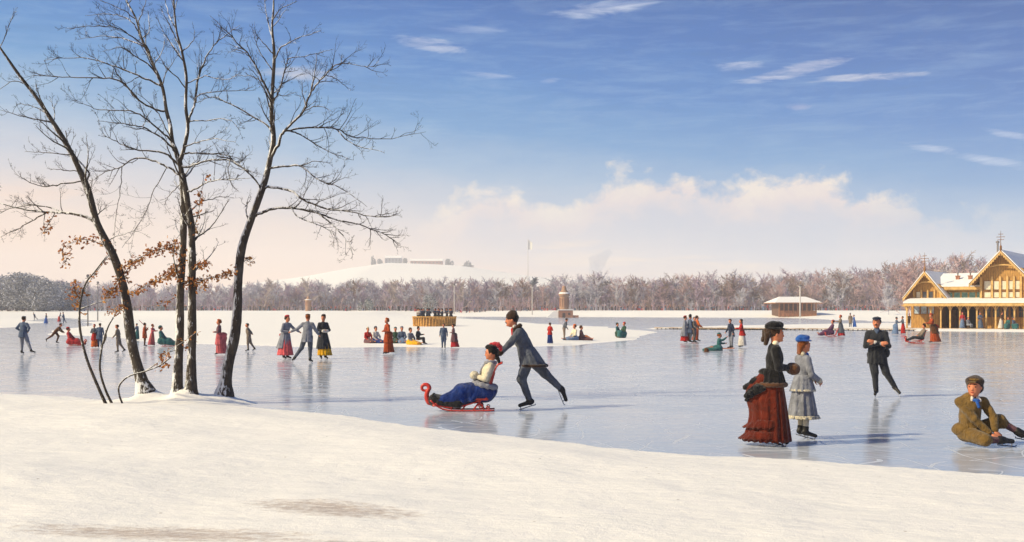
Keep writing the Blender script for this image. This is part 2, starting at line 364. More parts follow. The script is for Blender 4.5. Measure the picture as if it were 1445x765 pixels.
# snow material
def m_snow():
    m = bpy.data.materials.new('snow'); m.use_nodes = True; g = NB(m.node_tree); p = m.node_tree.nodes['Principled BSDF']
    t = g.n('ShaderNodeTexCoord').outputs['Object']; s_ = g.n('ShaderNodeSeparateXYZ'); m.node_tree.links.new(t, s_.inputs[0]); x, y, z = s_.outputs
    n1 = g.noise(t, .5, 5, .6); n2 = g.noise(t, 3.0, 6, .65)
    c = g.mix(g.ramp(n2, [(.35, 0.0), (.7, 1.0)]), (.92, .88, .83, 1), (.88, .85, .80, 1))
    # trodden, earthy patches low on the bank (elongated)
    def patch(px, py, zz, wx, wy, tilt):
        X0, Y0 = W2(px, py, zz); dx = g.m('SUBTRACT', x, X0); dy = g.m('SUBTRACT', g.m('SUBTRACT', y, Y0), g.m('MULTIPLY', dx, tilt))
        q = g.m('ADD', g.m('POWER', g.m('ABSOLUTE', g.m('DIVIDE', dx, wx)), 2.0), g.m('POWER', g.m('ABSOLUTE', g.m('DIVIDE', dy, wy)), 2.0))
        return g.m('SUBTRACT', 1.0, q, clamp=True)
    pn = g.noise(g.vec(g.m('MULTIPLY', x, .8), g.m('MULTIPLY', y, 1.7), 0.0), 9, 9, .78)
    pt = g.m('MAXIMUM', patch(470, 708, .30, .95, .42, -.40), g.m('MAXIMUM', patch(230, 738, .32, 1.4, .34, -.2), patch(450, 757, .33, 1.0, .26, -.1)))
    pm = g.m('MULTIPLY', g.m('MULTIPLY', g.m('ADD', g.m('MULTIPLY', pt, .26), g.m('SUBTRACT', pn, .58)), 5.0, clamp=True), g.m('MULTIPLY', pt, 3.0, clamp=True))
    c = g.mix(g.m('MULTIPLY', pm, .62), c, (.33, .22, .16, 1))
    # scattered specks of twig and soil
    vo = g.n('ShaderNodeTexVoronoi'); g.put(vo.inputs['Vector'], t); vo.inputs['Scale'].default_value = 3.2
    sp_ = g.m('MULTIPLY', g.m('LESS_THAN', vo.outputs['Distance'], .045), g.m('GREATER_THAN', g.noise(t, 1.3, 3), .5))
    c = g.mix(g.m('MULTIPLY', sp_, .65), c, (.2, .14, .09, 1))
    g.put(p.inputs['Base Color'], c); p.inputs['Roughness'].default_value = .75; p.inputs['Specular IOR Level'].default_value = .25
    p.inputs['Subsurface Weight'].default_value = 0
    h = g.m('ADD', g.m('MULTIPLY', g.noise(g.vec(g.m('MULTIPLY', x, .6), y, z), 4, 8, .6), 1.6), g.m('MULTIPLY', g.noise(t, 60, 4, .7), .22))
    bn = g.n('ShaderNodeBump'); bn.inputs['Strength'].default_value = .5; bn.inputs['Distance'].default_value = .06
    g.put(bn.inputs['Height'], h); g.put(p.inputs['Normal'], bn.outputs[0]); return m
def m_ice():
    m = bpy.data.materials.new('pond_ice'); m.use_nodes = True; g = NB(m.node_tree); p = m.node_tree.nodes['Principled BSDF']
    t = g.n('ShaderNodeTexCoord').outputs['Object']; s_ = g.n('ShaderNodeSeparateXYZ'); m.node_tree.links.new(t, s_.inputs[0]); x, y, z = s_.outputs
    sv = g.vec(g.m('MULTIPLY', x, .35), y, 0.0)
    n1 = g.noise(sv, .45, 6, .62, .6); n2 = g.noise(sv, 2.2, 7, .7, .4); n3 = g.noise(g.vec(g.m('MULTIPLY', x, .12), y, 4.0), 5, 5, .65)
    c = g.mix(g.ramp(n1, [(.3, 0.0), (.62, 1.0)]), (.36, .415, .51, 1), (.46, .49, .56, 1))
    c = g.mix(g.m('MULTIPLY', g.ramp(n2, [(.5, 0.0), (.75, 1.0)]), .75), c, (.66, .66, .70, 1))
    c = g.mix(g.m('MULTIPLY', g.ramp(n3, [(.55, 0.0), (.8, 1.0)]), .55), c, (.68, .56, .50, 1))
    # skate scratches: thin crossing curved lines
    sc = None
    for k, (rot, s0, off) in enumerate([(.25, 1.1, 0), (-.35, .8, 5), (1.2, .7, 9), (.05, 1.6, 14), (.8, 1.3, 21), (-.9, 1.0, 30)]):
        u = g.m('ADD', g.m('MULTIPLY', x, sin(rot)*s0), g.m('MULTIPLY', y, cos(rot)*s0))
        u = g.m('ADD', u, g.m('MULTIPLY', g.noise(g.vec(x, y, float(off)), .22, 2, .4), 9.0))
        w = g.m('ABSOLUTE', g.m('SUBTRACT', g.m('FRACT', u), .5))
        l = g.m('MULTIPLY', g.m('LESS_THAN', w, .016), g.m('GREATER_THAN', g.noise(g.vec(x, y, off+2.0), .9, 2), .52))
        sc = l if sc is None else g.m('MAXIMUM', sc, l)
    c = g.mix(g.m('MULTIPLY', sc, .36), c, (.78, .80, .84, 1))
    n4 = g.noise(g.vec(x, g.m('MULTIPLY', y, 1.2), 8.0), 1.1, 8, .75); n5 = g.noise(g.vec(g.m('MULTIPLY', x, .5), y, 9.0), 30, 3, .6)
    dust = g.m('MULTIPLY', g.m('MULTIPLY', g.m('SUBTRACT', n4, .54), 6.0, clamp=True), g.m('MULTIPLY', g.m('SUBTRACT', n5, .44), 5.0, clamp=True))
    dust = g.m('MAXIMUM', dust, g.m('MULTIPLY', g.m('DIVIDE', g.m('SUBTRACT', y, 30.0), 22.0, clamp=True), g.m('MULTIPLY', g.m('SUBTRACT', n1, .40), 2.2, clamp=True)))
    c = g.mix(g.m('MULTIPLY', dust, .42), c, (.80, .80, .81, 1))
    g.put(p.inputs['Base Color'], c)
    rg = g.m('ADD', .04, g.m('MULTIPLY', g.ramp(n2, [(.3, 0.0), (.75, 1.0)]), .26)); rg = g.m('ADD', rg, g.m('MULTIPLY', sc, .3))
    g.put(p.inputs['Roughness'], rg); p.inputs['IOR'].default_value = 1.31; p.inputs['Specular IOR Level'].default_value = .42
    bn = g.n('ShaderNodeBump'); bn.inputs['Strength'].default_value = .11; bn.inputs['Distance'].default_value = .010
    g.put(bn.inputs['Height'], g.m('SUBTRACT', g.m('ADD', g.noise(sv, 3.5, 6, .6), g.m('MULTIPLY', g.noise(sv, 22, 3, .6), .15)), g.m('MULTIPLY', sc, .3)))
    g.put(p.inputs['Normal'], bn.outputs[0]); return m
MSNOW = m_snow(); MICE = m_ice()
V, Q = terrain()
tag(mesh_np('snowy_ground', V, Q, MSNOW), kind='structure')
mb = MB(); mb.add([[-420, -2, 0], [420, -2, 0], [620, 420, 0], [-620, 420, 0]], [[0, 1, 2, 3]])
tag(mb.build('frozen_pond', MICE), kind='structure')
m_roofsnow = mat('roof_snow', (.86, .84, .82), .8, .06, 3, .6, 12, .2)

# ---------------- foreground trees ----------------
def m_bark():
    m = bpy.data.materials.new('bark'); m.use_nodes = True; g = NB(m.node_tree); p = m.node_tree.nodes['Principled BSDF']
    t = g.n('ShaderNodeTexCoord').outputs['Object']; s_ = g.n('ShaderNodeSeparateXYZ'); m.node_tree.links.new(t, s_.inputs[0]); x, y, z = s_.outputs
    sv = g.vec(g.m('MULTIPLY', x, 3.0), g.m('MULTIPLY', y, 3.0), g.m('MULTIPLY', z, .8))
    n1 = g.noise(sv, 9, 7, .7, .5); n2 = g.noise(t, 5, 4, .6)
    c = g.mix(g.ramp(n1, [(.35, 0.0), (.65, 1.0)]), (.018, .014, .011, 1), (.075, .052, .034, 1))
    c = g.mix(g.m('MULTIPLY', g.ramp(n2, [(.5, 0.0), (.7, 1.0)]), .5), c, (.14, .12, .10, 1))
    ge = g.n('ShaderNodeNewGeometry'); sn = g.n('ShaderNodeSeparateXYZ'); m.node_tree.links.new(ge.outputs['True Normal'], sn.inputs[0])
    nx, ny, nz = sn.outputs
    side = g.m('ADD', g.m('MULTIPLY', nx, -.16), g.m('MULTIPLY', g.m('MAXIMUM', nz, 0.0), .28))
    n3 = g.noise(g.vec(g.m('MULTIPLY', x, 1.5), g.m('MULTIPLY', y, 1.5), g.m('MULTIPLY', z, .45)), 8, 7, .72)
    low = g.m('MULTIPLY', g.m('SUBTRACT', 1.2, z, clamp=True), .035)
    sm = g.m('MULTIPLY', g.m('SUBTRACT', g.m('ADD', g.m('ADD', n3, side), low), .585), 22.0, clamp=True)
    c = g.mix(sm, c, (.82, .81, .80, 1))
    g.put(p.inputs['Base Color'], c); p.inputs['Roughness'].default_value = .9
    bn = g.n('ShaderNodeBump'); bn.inputs['Strength'].default_value = .9; bn.inputs['Distance'].default_value = .03
    g.put(bn.inputs['Height'], g.m('ADD', n1, g.m('MULTIPLY', sm, .5))); g.put(p.inputs['Normal'], bn.outputs[0]); return m
MBARK = m_bark()
MTWIG = mat('twig_bark', (.045, .032, .024), .9, .4, 8, .3, 30, c2=(.75, .74, .73), c2s=9, c2t=(.62, .66))
MLEAF = mat('dry_oak_leaf', (.46, .16, .035), .75, .5, 30, c2=(.22, .07, .02), c2s=20, c2t=(.5, .6))
MLEAF2 = mat('dry_oak_leaf_light', (.62, .29, .08), .75, .5, 30)
def smooth_poly(P, sub=4):
    P = np.asarray(P, float); n = len(P)
    if n < 3: 
        t = np.linspace(0, 1, 5)[:, None]; return P[0]+(P[-1]-P[0])*t
    out = []
    E = np.vstack([2*P[0]-P[1], P, 2*P[-1]-P[-2]])
    for i in range(n-1):
        p0, p1, p2, p3 = E[i:i+4]
        for k in range(sub):
            t = k/sub; out.append(.5*((2*p1)+(-p0+p2)*t+(2*p0-5*p1+4*p2-p3)*t*t+(-p0+3*p1-3*p2+p3)*t**3))
    out.append(P[-1]); return np.array(out)
def twigs(mb, P, r, depth, n, length, rg, spread=.9, up=.25, minr=.0022):
    """fine branching twigs off the polyline P (world metres)"""
    P = np.asarray(P); m = len(P)
    for _ in range(n):
        t = rg.uniform(.22, 1)**.8; i = min(int(t*(m-1)), m-2); f = t*(m-1)-i
        p = P[i]*(1-f)+P[i+1]*f; d = P[i+1]-P[i]; d /= np.linalg.norm(d)+1e-9
        s = rg.normal(size=3)*spread; s -= d*(s@d)*.5; v = d*1.0+s*np.array([.8, .8, .8])+np.array([0, 0, up]); v /= np.linalg.norm(v)
        l = length*rg.uniform(.35, 1.15)*(1.15-.6*t); k = 6; q = [p]; w = v.copy()
        for a in range(k):
            w = w+rg.normal(size=3)*.16+np.array([0, 0, .05]); w /= np.linalg.norm(w); q.append(q[-1]+w*l/k)
        q = np.array(q); r0 = max(min(r*(1-.6*t)*.5, .009), minr)
        mb.tube(q, np.linspace(r0, minr*.55, len(q)), 4 if r0 > .005 else 3, cap=False)
        if depth > 0: twigs(mb, q, r0, depth-1, max(2, int(n*.62)) if n < 9 else 5, l*.55, rg, spread, up, minr)
def leafcard(mbl, c, s, rg):
    a = rg.normal(size=3); a /= np.linalg.norm(a); bb = np.cross(a, rg.normal(size=3)); bb /= np.linalg.norm(bb); n = np.cross(a, bb)
    w = s*.36; pts = []
    prof = [(0, .0), (.18, .5), (.3, .32), (.45, .85), (.55, .5), (.75, .8), (.86, .4), (1, .0)]
    mid = [c+a*s*t+n*s*.16*sin(t*pi) for t, _ in prof]
    V = mid+[c+a*s*t+bb*w*h+n*s*(.16*sin(t*pi)-.18*h) for t, h in prof]+[c+a*s*t-bb*w*h+n*s*(.16*sin(t*pi)-.18*h) for t, h in prof]
    k = len(prof); Q = [[i, i+1, k+i+1, k+i] for i in range(k-1)]+[[i+1, i, 2*k+i, 2*k+i+1] for i in range(k-1)]
    mbl.add(V, Q, m=int(rg.random() < .35))
def fgtree(name, label, D, trunks, branches, leaves, seed, twn=9, base=None):
    rg = np.random.default_rng(seed)
    bx0 = (trunks[0][0][0][0]-CX)*D/F; gz = hz(bx0, D)
    root = empty(name, (bx0, D, 0)); tag(root, label, 'tree')
    def w(p, dy): return np.array([(p[0]-CX)*(D+dy)/F-bx0, dy, EYE+(HY-p[1])*(D+dy)/F])
    mt = MB(); mbr = mt; mtw = MB(); ml = MB(); k = F/D
    curves = []
    for T in trunks:
        pts, r0, r1, dy1 = T[:4]; dy0 = T[4] if len(T) > 4 else 0; n = len(pts)
        P = np.array([w(p, dy0+(dy1-dy0)*(i/(n-1))**1.5) for i, p in enumerate(pts)])
        if dy0 == 0: P = np.vstack([P[0]+[0, 0, -.35], P])
        Ps = smooth_poly(P, 5); m = len(Ps); t = np.linspace(0, 1, m)
        rr = TS*(r0*(1-t)**1.0+r1*t)/k; rr *= 1+.05*np.sin(t*40+seed)+.02*rg.normal(size=m)
        if dy0 == 0: rr = rr*(1+.55*np.exp(-(Ps[:, 2]-gz)/.16).clip(0, 1.6))
        (mt if dy0 == 0 or r0 > 4 else mbr).tube(Ps, rr, 14); curves.append((Ps, rr))
    allP = np.vstack([c[0] for c in curves]); allR = np.concatenate([c[1] for c in curves])
    def attach(p2):     # depth of the nearest trunk point, so that a branch leaves the wood itself
        px = (allP[:, 0]+bx0)/(D+allP[:, 1])*F+CX; py = HY-(allP[:, 2]-EYE)/(D+allP[:, 1])*F
        dq = np.hypot(px-p2[0], py-p2[1]); i = np.argmin(dq); return allP[i, 1], allR[i], (px[i], py[i]) if dq[i] < 30 else p2
    for B in branches:
        pts, r0 = B[0], B[1]; dy = B[2] if len(B) > 2 else rg.uniform(-1, 1)*np.hypot(pts[-1][0]-pts[0][0], pts[-1][1]-pts[0][1])/k*.55
        d0, rt, q0 = attach(pts[0]); pts = [q0]+list(pts[1:]); n = len(pts)
        P = np.array([w(p, d0+dy*(i/(n-1))**1.1+rg.normal()*.01) for i, p in enumerate(pts)])
        Ps = smooth_poly(P, 5); m = len(Ps); t = np.linspace(0, 1, m)
        Ps[1:-1] += rg.normal(size=(m-2, 3))*.007; rr = np.minimum(r0*.46, rt*k*.8)*(1-t)**.8/k+.003
        mbr.tube(Ps, rr, 7); Ln = np.linalg.norm(np.diff(Ps, axis=0), axis=1).sum()
        twigs(mtw, Ps, r0*.6/k, 2, int(3+Ln*twn*.62), .2+Ln*.20, rg)
        allP = np.vstack([allP, Ps]); allR = np.concatenate([allR, rr])
    # branches that reach towards and away from the viewer
    for c in curves:
        Ps, rr = c; m = len(Ps)
        for _ in range(7):
            i = int(m*rg.uniform(.42, .95)); sgn = rg.choice([-1, 1]); l = rg.uniform(.5, 1.3)
            v = np.array([rg.normal()*.3, sgn*1.0, rg.uniform(.4, 1.0)]); v /= np.linalg.norm(v); q = [Ps[i]]
            for a in range(7): v = v+rg.normal(size=3)*.12+[0, 0, .04]; v /= np.linalg.norm(v); q.append(q[-1]+v*l/7)
            q = np.array(q); mbr.tube(q, np.linspace(min(rr[i]*.5, .02), .004, len(q)), 6); twigs(mtw, q, .015, 2, 7, .35, rg)
    nl = 0
    for (pts, wd, cnt) in leaves:
        d0, _, q0 = attach(pts[0]); pts = [q0]+list(pts[1:]) if len(pts) > 1 else pts; P = smooth_poly(np.array([(p[0], p[1], 0) for p in pts], float), 6)
        dl = rg.uniform(-.4, .2); Wp = np.array([w(p, d0+dl*i/len(P)) for i, p in enumerate(P)]); 
        if len(pts) > 1: mbr.tube(Wp*1.0, np.linspace(.009, .004, len(Wp)), 5)
        for _ in range(int(cnt*1.35)):
            i = rg.integers(0, len(P)); c = Wp[i]+rg.normal(size=3)*np.array([wd, wd*.9, wd*.8])/k*.6
            mtw.tube([Wp[i], (Wp[i]+c)/2+rg.normal(size=3)*.01, c], .0028, 3, cap=False)
            for _ in range(3): leafcard(ml, c+rg.normal(size=3)*.035, rg.uniform(.05, .085), rg); nl += 1
    mt.build('trunk', MBARK, root, True)
    if mtw.n: mtw.build('twigs', MTWIG, root, True)
    if nl: ml.build('dry_leaves', [MLEAF, MLEAF2], root, False)
    return root
T1 = fgtree('bare_tree', 'snow-flecked bare tree leaning far to the left, its trunk slanting out of the picture', 20.9,
  [([(208, 566), (198, 531), (186, 484), (178, 425), (169, 386), (157, 355), (137, 315), (125, 271), (110, 235), (94, 204), (75, 173), (51, 137), (27, 106), (4, 73), (-18, 42)], 12.5, 1.6, -.8)],
  [([(135, 315), (118, 305), (94, 301), (67, 299), (39, 296), (0, 288), (-25, 280)], 5), ([(67, 300), (45, 312), (24, 323), (0, 335)], 2), ([(94, 301), (60, 290), (20, 293), (-8, 305)], 2),
   ([(75, 173), (60, 170), (35, 165), (0, 155)], 2.4), ([(110, 258), (80, 261), (55, 262), (20, 245)], 2.2), ([(105, 243), (90, 240), (68, 238)], 1.5), ([(100, 218), (94, 218), (60, 215), (35, 214)], 1.6),
   ([(51, 137), (40, 122), (18, 115), (-5, 130)], 1.8), ([(124, 258), (126, 245), (110, 225), (97, 205), (92, 185)], 3), ([(75, 173), (77, 160), (70, 136)], 1.3), ([(64, 155), (45, 150), (22, 147)], 1.2),
   ([(60, 298), (45, 285), (38, 275)], 1.3), ([(150, 343), (175, 330), (200, 325)], 1.2)],
  [([(157, 355), (145, 372), (128, 395), (115, 420), (113, 450)], 5, 10), ([(152, 350), (120, 338), (95, 345)], 6, 16), ([(90, 346), (88, 360), (92, 372)], 7, 14), ([(80, 303), (65, 322), (60, 330)], 5, 8),
   ([(172, 395), (160, 408), (148, 418)], 9, 34), ([(180, 430), (170, 438), (150, 440)], 5, 14), ([(172, 392), (185, 375), (205, 365)], 5, 12)], 11)
T2 = fgtree('bare_tree', 'tall bare tree with two dark trunks side by side and rusty leaves at mid height', 20.6,
  [([(250, 563), (251, 525), (253, 492), (254, 445), (255, 398), (258, 355), (259, 319), (259, 280), (256, 243), (253, 227)], 10.5, 5.4, .1),
   ([(269, 564), (270, 525), (271, 476), (271, 398), (271, 355), (270, 319), (265, 288), (261, 262), (258, 245)], 11, 5.0, .0),
   ([(253, 229), (247, 210), (243, 200), (240, 176), (235, 157), (229, 122), (214, 86), (200, 55), (192, 27), (178, 0), (165, -30)], 5.4, 1.2, .9, .1),
   ([(253, 229), (259, 212), (265, 180), (262, 149), (263, 110), (257, 74), (249, 43), (245, 0), (244, -34)], 4.6, 1.2, -.8, .1)],
  [([(265, 180), (268, 165), (275, 145), (280, 110), (294, 75), (314, 53), (339, 35)], 3.6, 1.0),
   ([(235, 157), (220, 155), (196, 141), (169, 114), (129, 110), (78, 108), (43, 106)], 3.2), ([(229, 122), (216, 116), (188, 104), (157, 92), (114, 81), (63, 85)], 3), ([(214, 88), (208, 67), (196, 59), (169, 41), (133, 37), (92, 41)], 2.4),
   ([(243, 200), (235, 192), (212, 172), (184, 157), (141, 155), (106, 141)], 3), ([(251, 223), (239, 204), (208, 182), (176, 175), (137, 171)], 3.2), ([(253, 235), (231, 216), (196, 212), (169, 202), (145, 191)], 3.4),
   ([(252, 252), (235, 235), (216, 227), (192, 223), (172, 235), (149, 243), (129, 256)], 3.2), ([(205, 68), (176, 55), (149, 51), (114, 55)], 2), ([(226, 115), (212, 94), (188, 78), (169, 67), (145, 73)], 2.4),
   ([(196, 140), (176, 120), (160, 95), (145, 88)], 2), ([(200, 55), (185, 30), (160, 20), (120, 22)], 1.8), ([(258, 236), (270, 235), (294, 226), (325, 226), (341, 236), (357, 245)], 3.4), ([(258, 217), (275, 216), (314, 218), (345, 227)], 2.8),
   ([(262, 205), (275, 202), (302, 196), (333, 200)], 2), ([(266, 270), (275, 267), (298, 255), (325, 253), (355, 251)], 2.8), ([(275, 145), (282, 133), (314, 129), (361, 127)], 2), ([(270, 170), (290, 170), (322, 169), (340, 185)], 1.6),
   ([(257, 74), (271, 59), (275, 43)], 1.5), ([(257, 74), (243, 43), (227, 12)], 1.8), ([(229, 122), (235, 102), (251, 78)], 1.6), ([(249, 43), (237, 18), (232, -10)], 1.4), ([(192, 27), (170, 12), (140, 0)], 1.4),
   ([(262, 120), (290, 108), (320, 112), (338, 104)], 1.4), ([(270, 300), (285, 285), (310, 278), (330, 279)], 1.5), ([(253, 258), (240, 275), (232, 290)], 1.4), ([(172, 235), (170, 262), (165, 300), (160, 340)], 1.0, .1), ([(235, 236), (215, 275), (200, 310), (172, 350)], 1.0, .1),
   ([(200, 56), (196, 30), (205, 5), (202, -20)], 1.4), ([(244, 200), (228, 170), (215, 150), (190, 130)], 1.6), ([(325, 227), (322, 240), (328, 262), (340, 272)], 1.2)],
  [([(255, 345), (225, 352), (200, 362), (172, 378)], 5, 52), ([(256, 372), (240, 385), (215, 398), (190, 412)], 5, 46), ([(252, 360), (245, 352), (243, 345)], 7, 18), ([(252, 376), (246, 386), (238, 392)], 7, 20), ([(266, 402), (262, 398), (256, 400)], 7, 12),
   ([(275, 395), (290, 394), (310, 390), (328, 384)], 4.5, 36), ([(274, 380), (286, 374), (298, 371)], 4.5, 16), ([(276, 400), (285, 402), (297, 408)], 4, 10), ([(272, 330), (280, 300), (283, 275), (292, 246)], 3, 18), ([(253, 420), (236, 425), (215, 432)], 2, 5), ([(262, 488), (235, 498), (228, 503), (276, 470)], 4, 14)], 12)
T3 = fgtree('bare_tree', 'bare tree with a curved snow-dusted trunk bending to the right, rightmost of the foreground trees', 20.9,
  [([(316, 560), (322, 515), (331, 476), (335, 437), (336, 398), (341, 351), (354, 311), (364, 284), (375, 251), (382, 220), (386, 196), (383, 157), (385, 118), (387, 78), (384, 39), (386, 12), (386, -28)], 12.5, 1.2, .6)],
  [([(383, 145), (373, 118), (354, 82), (320, 45), (296, 22)], 3.4), ([(383, 150), (392, 132), (397, 118), (403, 94), (409, 82), (436, 78), (471, 69)], 2.8), ([(387, 82), (397, 67), (420, 55), (452, 43)], 2.2),
   ([(384, 188), (378, 178), (358, 165), (318, 143), (299, 137), (272, 147)], 3), ([(380, 225), (394, 200), (397, 190), (409, 176), (428, 157), (436, 137), (448, 118), (467, 98), (483, 90), (530, 94)], 4.6), ([(440, 130), (444, 105), (446, 75)], 1.6),
   ([(432, 149), (428, 135), (426, 114)], 1.5), ([(402, 186), (409, 184), (444, 180), (475, 182), (495, 192), (542, 196), (601, 186)], 3), ([(475, 182), (499, 204), (542, 215)], 1.8), ([(409, 184), (428, 192), (460, 212), (499, 226)], 2.2),
   ([(378, 240), (401, 235), (424, 235), (452, 255), (483, 267), (518, 292)], 3), ([(371, 268), (405, 267), (428, 282), (460, 294), (491, 298), (530, 306), (562, 304)], 3.8), ([(356, 307), (369, 300), (388, 294), (416, 294), (447, 301), (475, 310), (500, 315), (540, 330), (566, 345)], 4.6),
   ([(447, 301), (471, 319), (490, 340), (498, 358)], 2), ([(410, 295), (423, 308), (459, 322), (485, 345)], 2), ([(377, 262), (369, 267), (358, 251), (334, 231), (318, 222), (280, 216)], 3.2), ([(349, 318), (347, 300), (350, 285), (345, 292)], 2.4),
   ([(373, 118), (357, 108), (336, 107)], 1.3), ([(386, 80), (375, 65), (355, 40)], 1.8), ([(386, 30), (395, 14), (418, 2)], 1.8), ([(386, 60), (376, 20), (372, -10)], 1.4), ([(385, 115), (397, 135), (420, 130)], 1.2), ([(354, 82), (340, 72), (322, 74)], 1.2),
   ([(428, 157), (450, 150), (470, 158)], 1.3), ([(460, 108), (475, 112), (495, 128)], 1.2), ([(424, 235), (445, 228), (470, 232)], 1.3), ([(384, 100), (365, 70), (358, 45)], 1.5), ([(338, 375), (345, 368), (358, 372)], 1.2)],
  [([(341, 362), (350, 366), (357, 371)], 2.5, 5)], 13)
# saplings
def sapling(label, D, pts, r0, leaves, branches, seed):
    fgtree('sapling', label, D, [(pts, r0, .9, -.1)], branches, leaves, seed, twn=3)
MSAV = fgtree
def sapling_(label, D, pts, r0, leaves, branches, seed):
    rg = np.random.default_rng(seed); X0 = (pts[0][0]-CX)*D/F; root = empty('sapling', (X0, D, 0)); tag(root, label, 'sapling'); k = F/D
    w = lambda p, dy=0: np.array([(p[0]-CX)*(D+dy)/F-X0, dy, EYE+(HY-p[1])*(D+dy)/F])
    P = smooth_poly([w(p, -.05*i) for i, p in enumerate(pts)], 6); P = np.vstack([P[0]-[0, 0, .3], P]); mt = MB(); mt.tube(P, np.linspace(r0, .8, len(P))/k, 8)
    ml = MB(); 
    for B in branches: q = smooth_poly([w(p, -.1*i) for i, p in enumerate(B)], 5); mt.tube(q, np.linspace(1.1, .5, len(q))/k, 5)
    mt.build('stem', MBARK, root, True)
    for (p, wd, c) in leaves:
        for _ in range(c): leafcard(ml, w(p, -.1)+rg.normal(size=3)*wd/k*.6, rg.uniform(.05, .085), rg)
    ml.build('dry_leaves', [MLEAF, MLEAF2], root)
sapling_('thin curved sapling with a rusty leaf tuft, left of the leaning tree', 19.8, [(151, 574), (138, 545), (122, 505), (113, 465), (113, 430), (121, 400), (135, 382), (150, 362)], 2.6, [((106, 412), 9, 46), ((108, 428), 5, 16), ((118, 414), 4, 8), ((104, 400), 4, 10)], [[(114, 436), (130, 430), (148, 424)], [(115, 425), (108, 415), (104, 404)]], 21)
sapling_('short leaning sapling with bare tip between the thin curved sapling and the leaning tree', 20.0, [(160, 574), (148, 548), (141, 520), (144, 490), (152, 463), (160, 448)], 2.1, [((158, 442), 5, 8), ((165, 440), 4, 6)], [[(146, 485), (150, 475), (149, 466)]], 22)
sapling_('low arching twig springing from the snow in front of the leaning tree', 19.9, [(174, 573), (168, 556), (169, 543), (182, 531), (205, 524), (225, 516), (240, 505)], 1.5, [((232, 512), 4, 14), ((225, 518), 4, 8), ((236, 501), 4, 8)], [[(205, 524), (214, 518), (222, 512)]], 23)
# ---------------- distant woods ----------------
def proto_tree(rg, h, nb, spread, rmin, twn=7, lean=0.0, low=.12):
    """bare tree as thin triangular prisms: returns V,Q"""
    segs = []
    tp = [np.array([0, 0, -.3])]; d = np.array([rg.normal()*.05+lean, rg.normal()*.05, 1.])
    for i in range(7): d = d+rg.normal(size=3)*np.array([.07, .07, 0]); tp.append(tp[-1]+d/np.linalg.norm(d)*h*.14)
    for i in range(7): segs.append((tp[i], tp[i+1], h*.014*(1-i/8.)+rmin*.6, h*.014*(1-(i+1)/8.)+rmin*.6))
    for _ in range(nb):
        t = rg.uniform(low, 1)**.8; i = min(int(t*7), 6); p = tp[i]+(tp[i+1]-tp[i])*(t*7-i)
        a = rg.uniform(0, 2*pi); v = np.array([cos(a), sin(a), rg.uniform(.35, 1.3)]); v /= np.linalg.norm(v); l = h*spread*rg.uniform(.5, 1.1)*(1.15-.75*t)
        q = p; dd = v
        for s in range(3):
            dd = dd+rg.normal(size=3)*.2; dd /= np.linalg.norm(dd); n = q+dd*l/3; r0 = max(rmin*1.7*(1-s/3.5), rmin*.8); segs.append((q, n, r0, r0*.8))
            for _ in range(twn//2+1):
                vv = dd+rg.normal(size=3)*.75+np.array([0, 0, .25]); vv /= np.linalg.norm(vv); e = n+(q-n)*rg.random(); segs.append((e, e+vv*l*rg.uniform(.2, .5), rmin, rmin*.5))
            q = n
    A = np.array([s[0] for s in segs]); B = np.array([s[1] for s in segs]); ra = np.array([s[2] for s in segs]); rb = np.array([s[3] for s in segs])
    T = B-A; T /= np.linalg.norm(T, axis=1)[:, None]; U = np.cross(T, [.3, .8, .52]); U /= np.linalg.norm(U, axis=1)[:, None]; Wv = np.cross(T, U)
    V = []
    for P, r in ((A, ra), (B, rb)):
        for k in range(3): a = k*2*pi/3; V.append(P+r[:, None]*(U*cos(a)+Wv*sin(a)))
    V = np.stack(V, 1).reshape(-1, 3); b0 = np.arange(len(A))[:, None]*6
    Q = np.vstack([b0+np.array([[k, (k+1) % 3, 3+(k+1) % 3, 3+k]]) for k in range(3)])
    return V, Q
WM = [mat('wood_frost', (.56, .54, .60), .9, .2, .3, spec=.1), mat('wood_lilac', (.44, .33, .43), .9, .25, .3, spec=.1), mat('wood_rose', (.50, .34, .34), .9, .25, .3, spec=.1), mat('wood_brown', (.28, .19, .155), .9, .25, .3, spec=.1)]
rg = np.random.default_rng(5)
protos = [proto_tree(rg, 1.0, 26, .42, .0042, 8) for _ in range(7)]
brush = []
for _ in range(4):
    Vs = []; Qs = []; n = 0
    for k in range(7):
        v, q = proto_tree(rg, rg.uniform(.5, 1), 5, .5, .007, 2, rg.normal()*.25); v = v+[rg.normal()*.5, rg.normal()*.4, 0]; Vs.append(v); Qs.append(q+n); n += len(v)
    brush.append((np.vstack(Vs), np.vstack(Qs)))
topx = [-200, 0, 60, 100, 200, 300, 380, 450, 520, 600, 700, 760, 830, 900, 1000, 1100, 1200, 1270, 1310, 1350, 1445, 1700]
topy = [383, 386, 384, 390, 394, 394, 391, 391, 386, 385, 384, 387, 377, 386, 375, 375, 369, 362, 350, 352, 360, 360]
Vs = []; Qs = []; Ms = []; n = 0
def addtree(pr, X, Y, z, h, wd, a, m):
    global n
    V, Q = pr; c, s = cos(a), sin(a)
    v = np.stack([(V[:, 0]*c-V[:, 1]*s)*h*wd, (V[:, 0]*s+V[:, 1]*c)*h*wd, V[:, 2]*h], 1)+[X, Y, z]
    Vs.append(v.astype(np.float32)); Qs.append(Q+n); Ms.append(np.full(len(Q), m)); n += len(V)
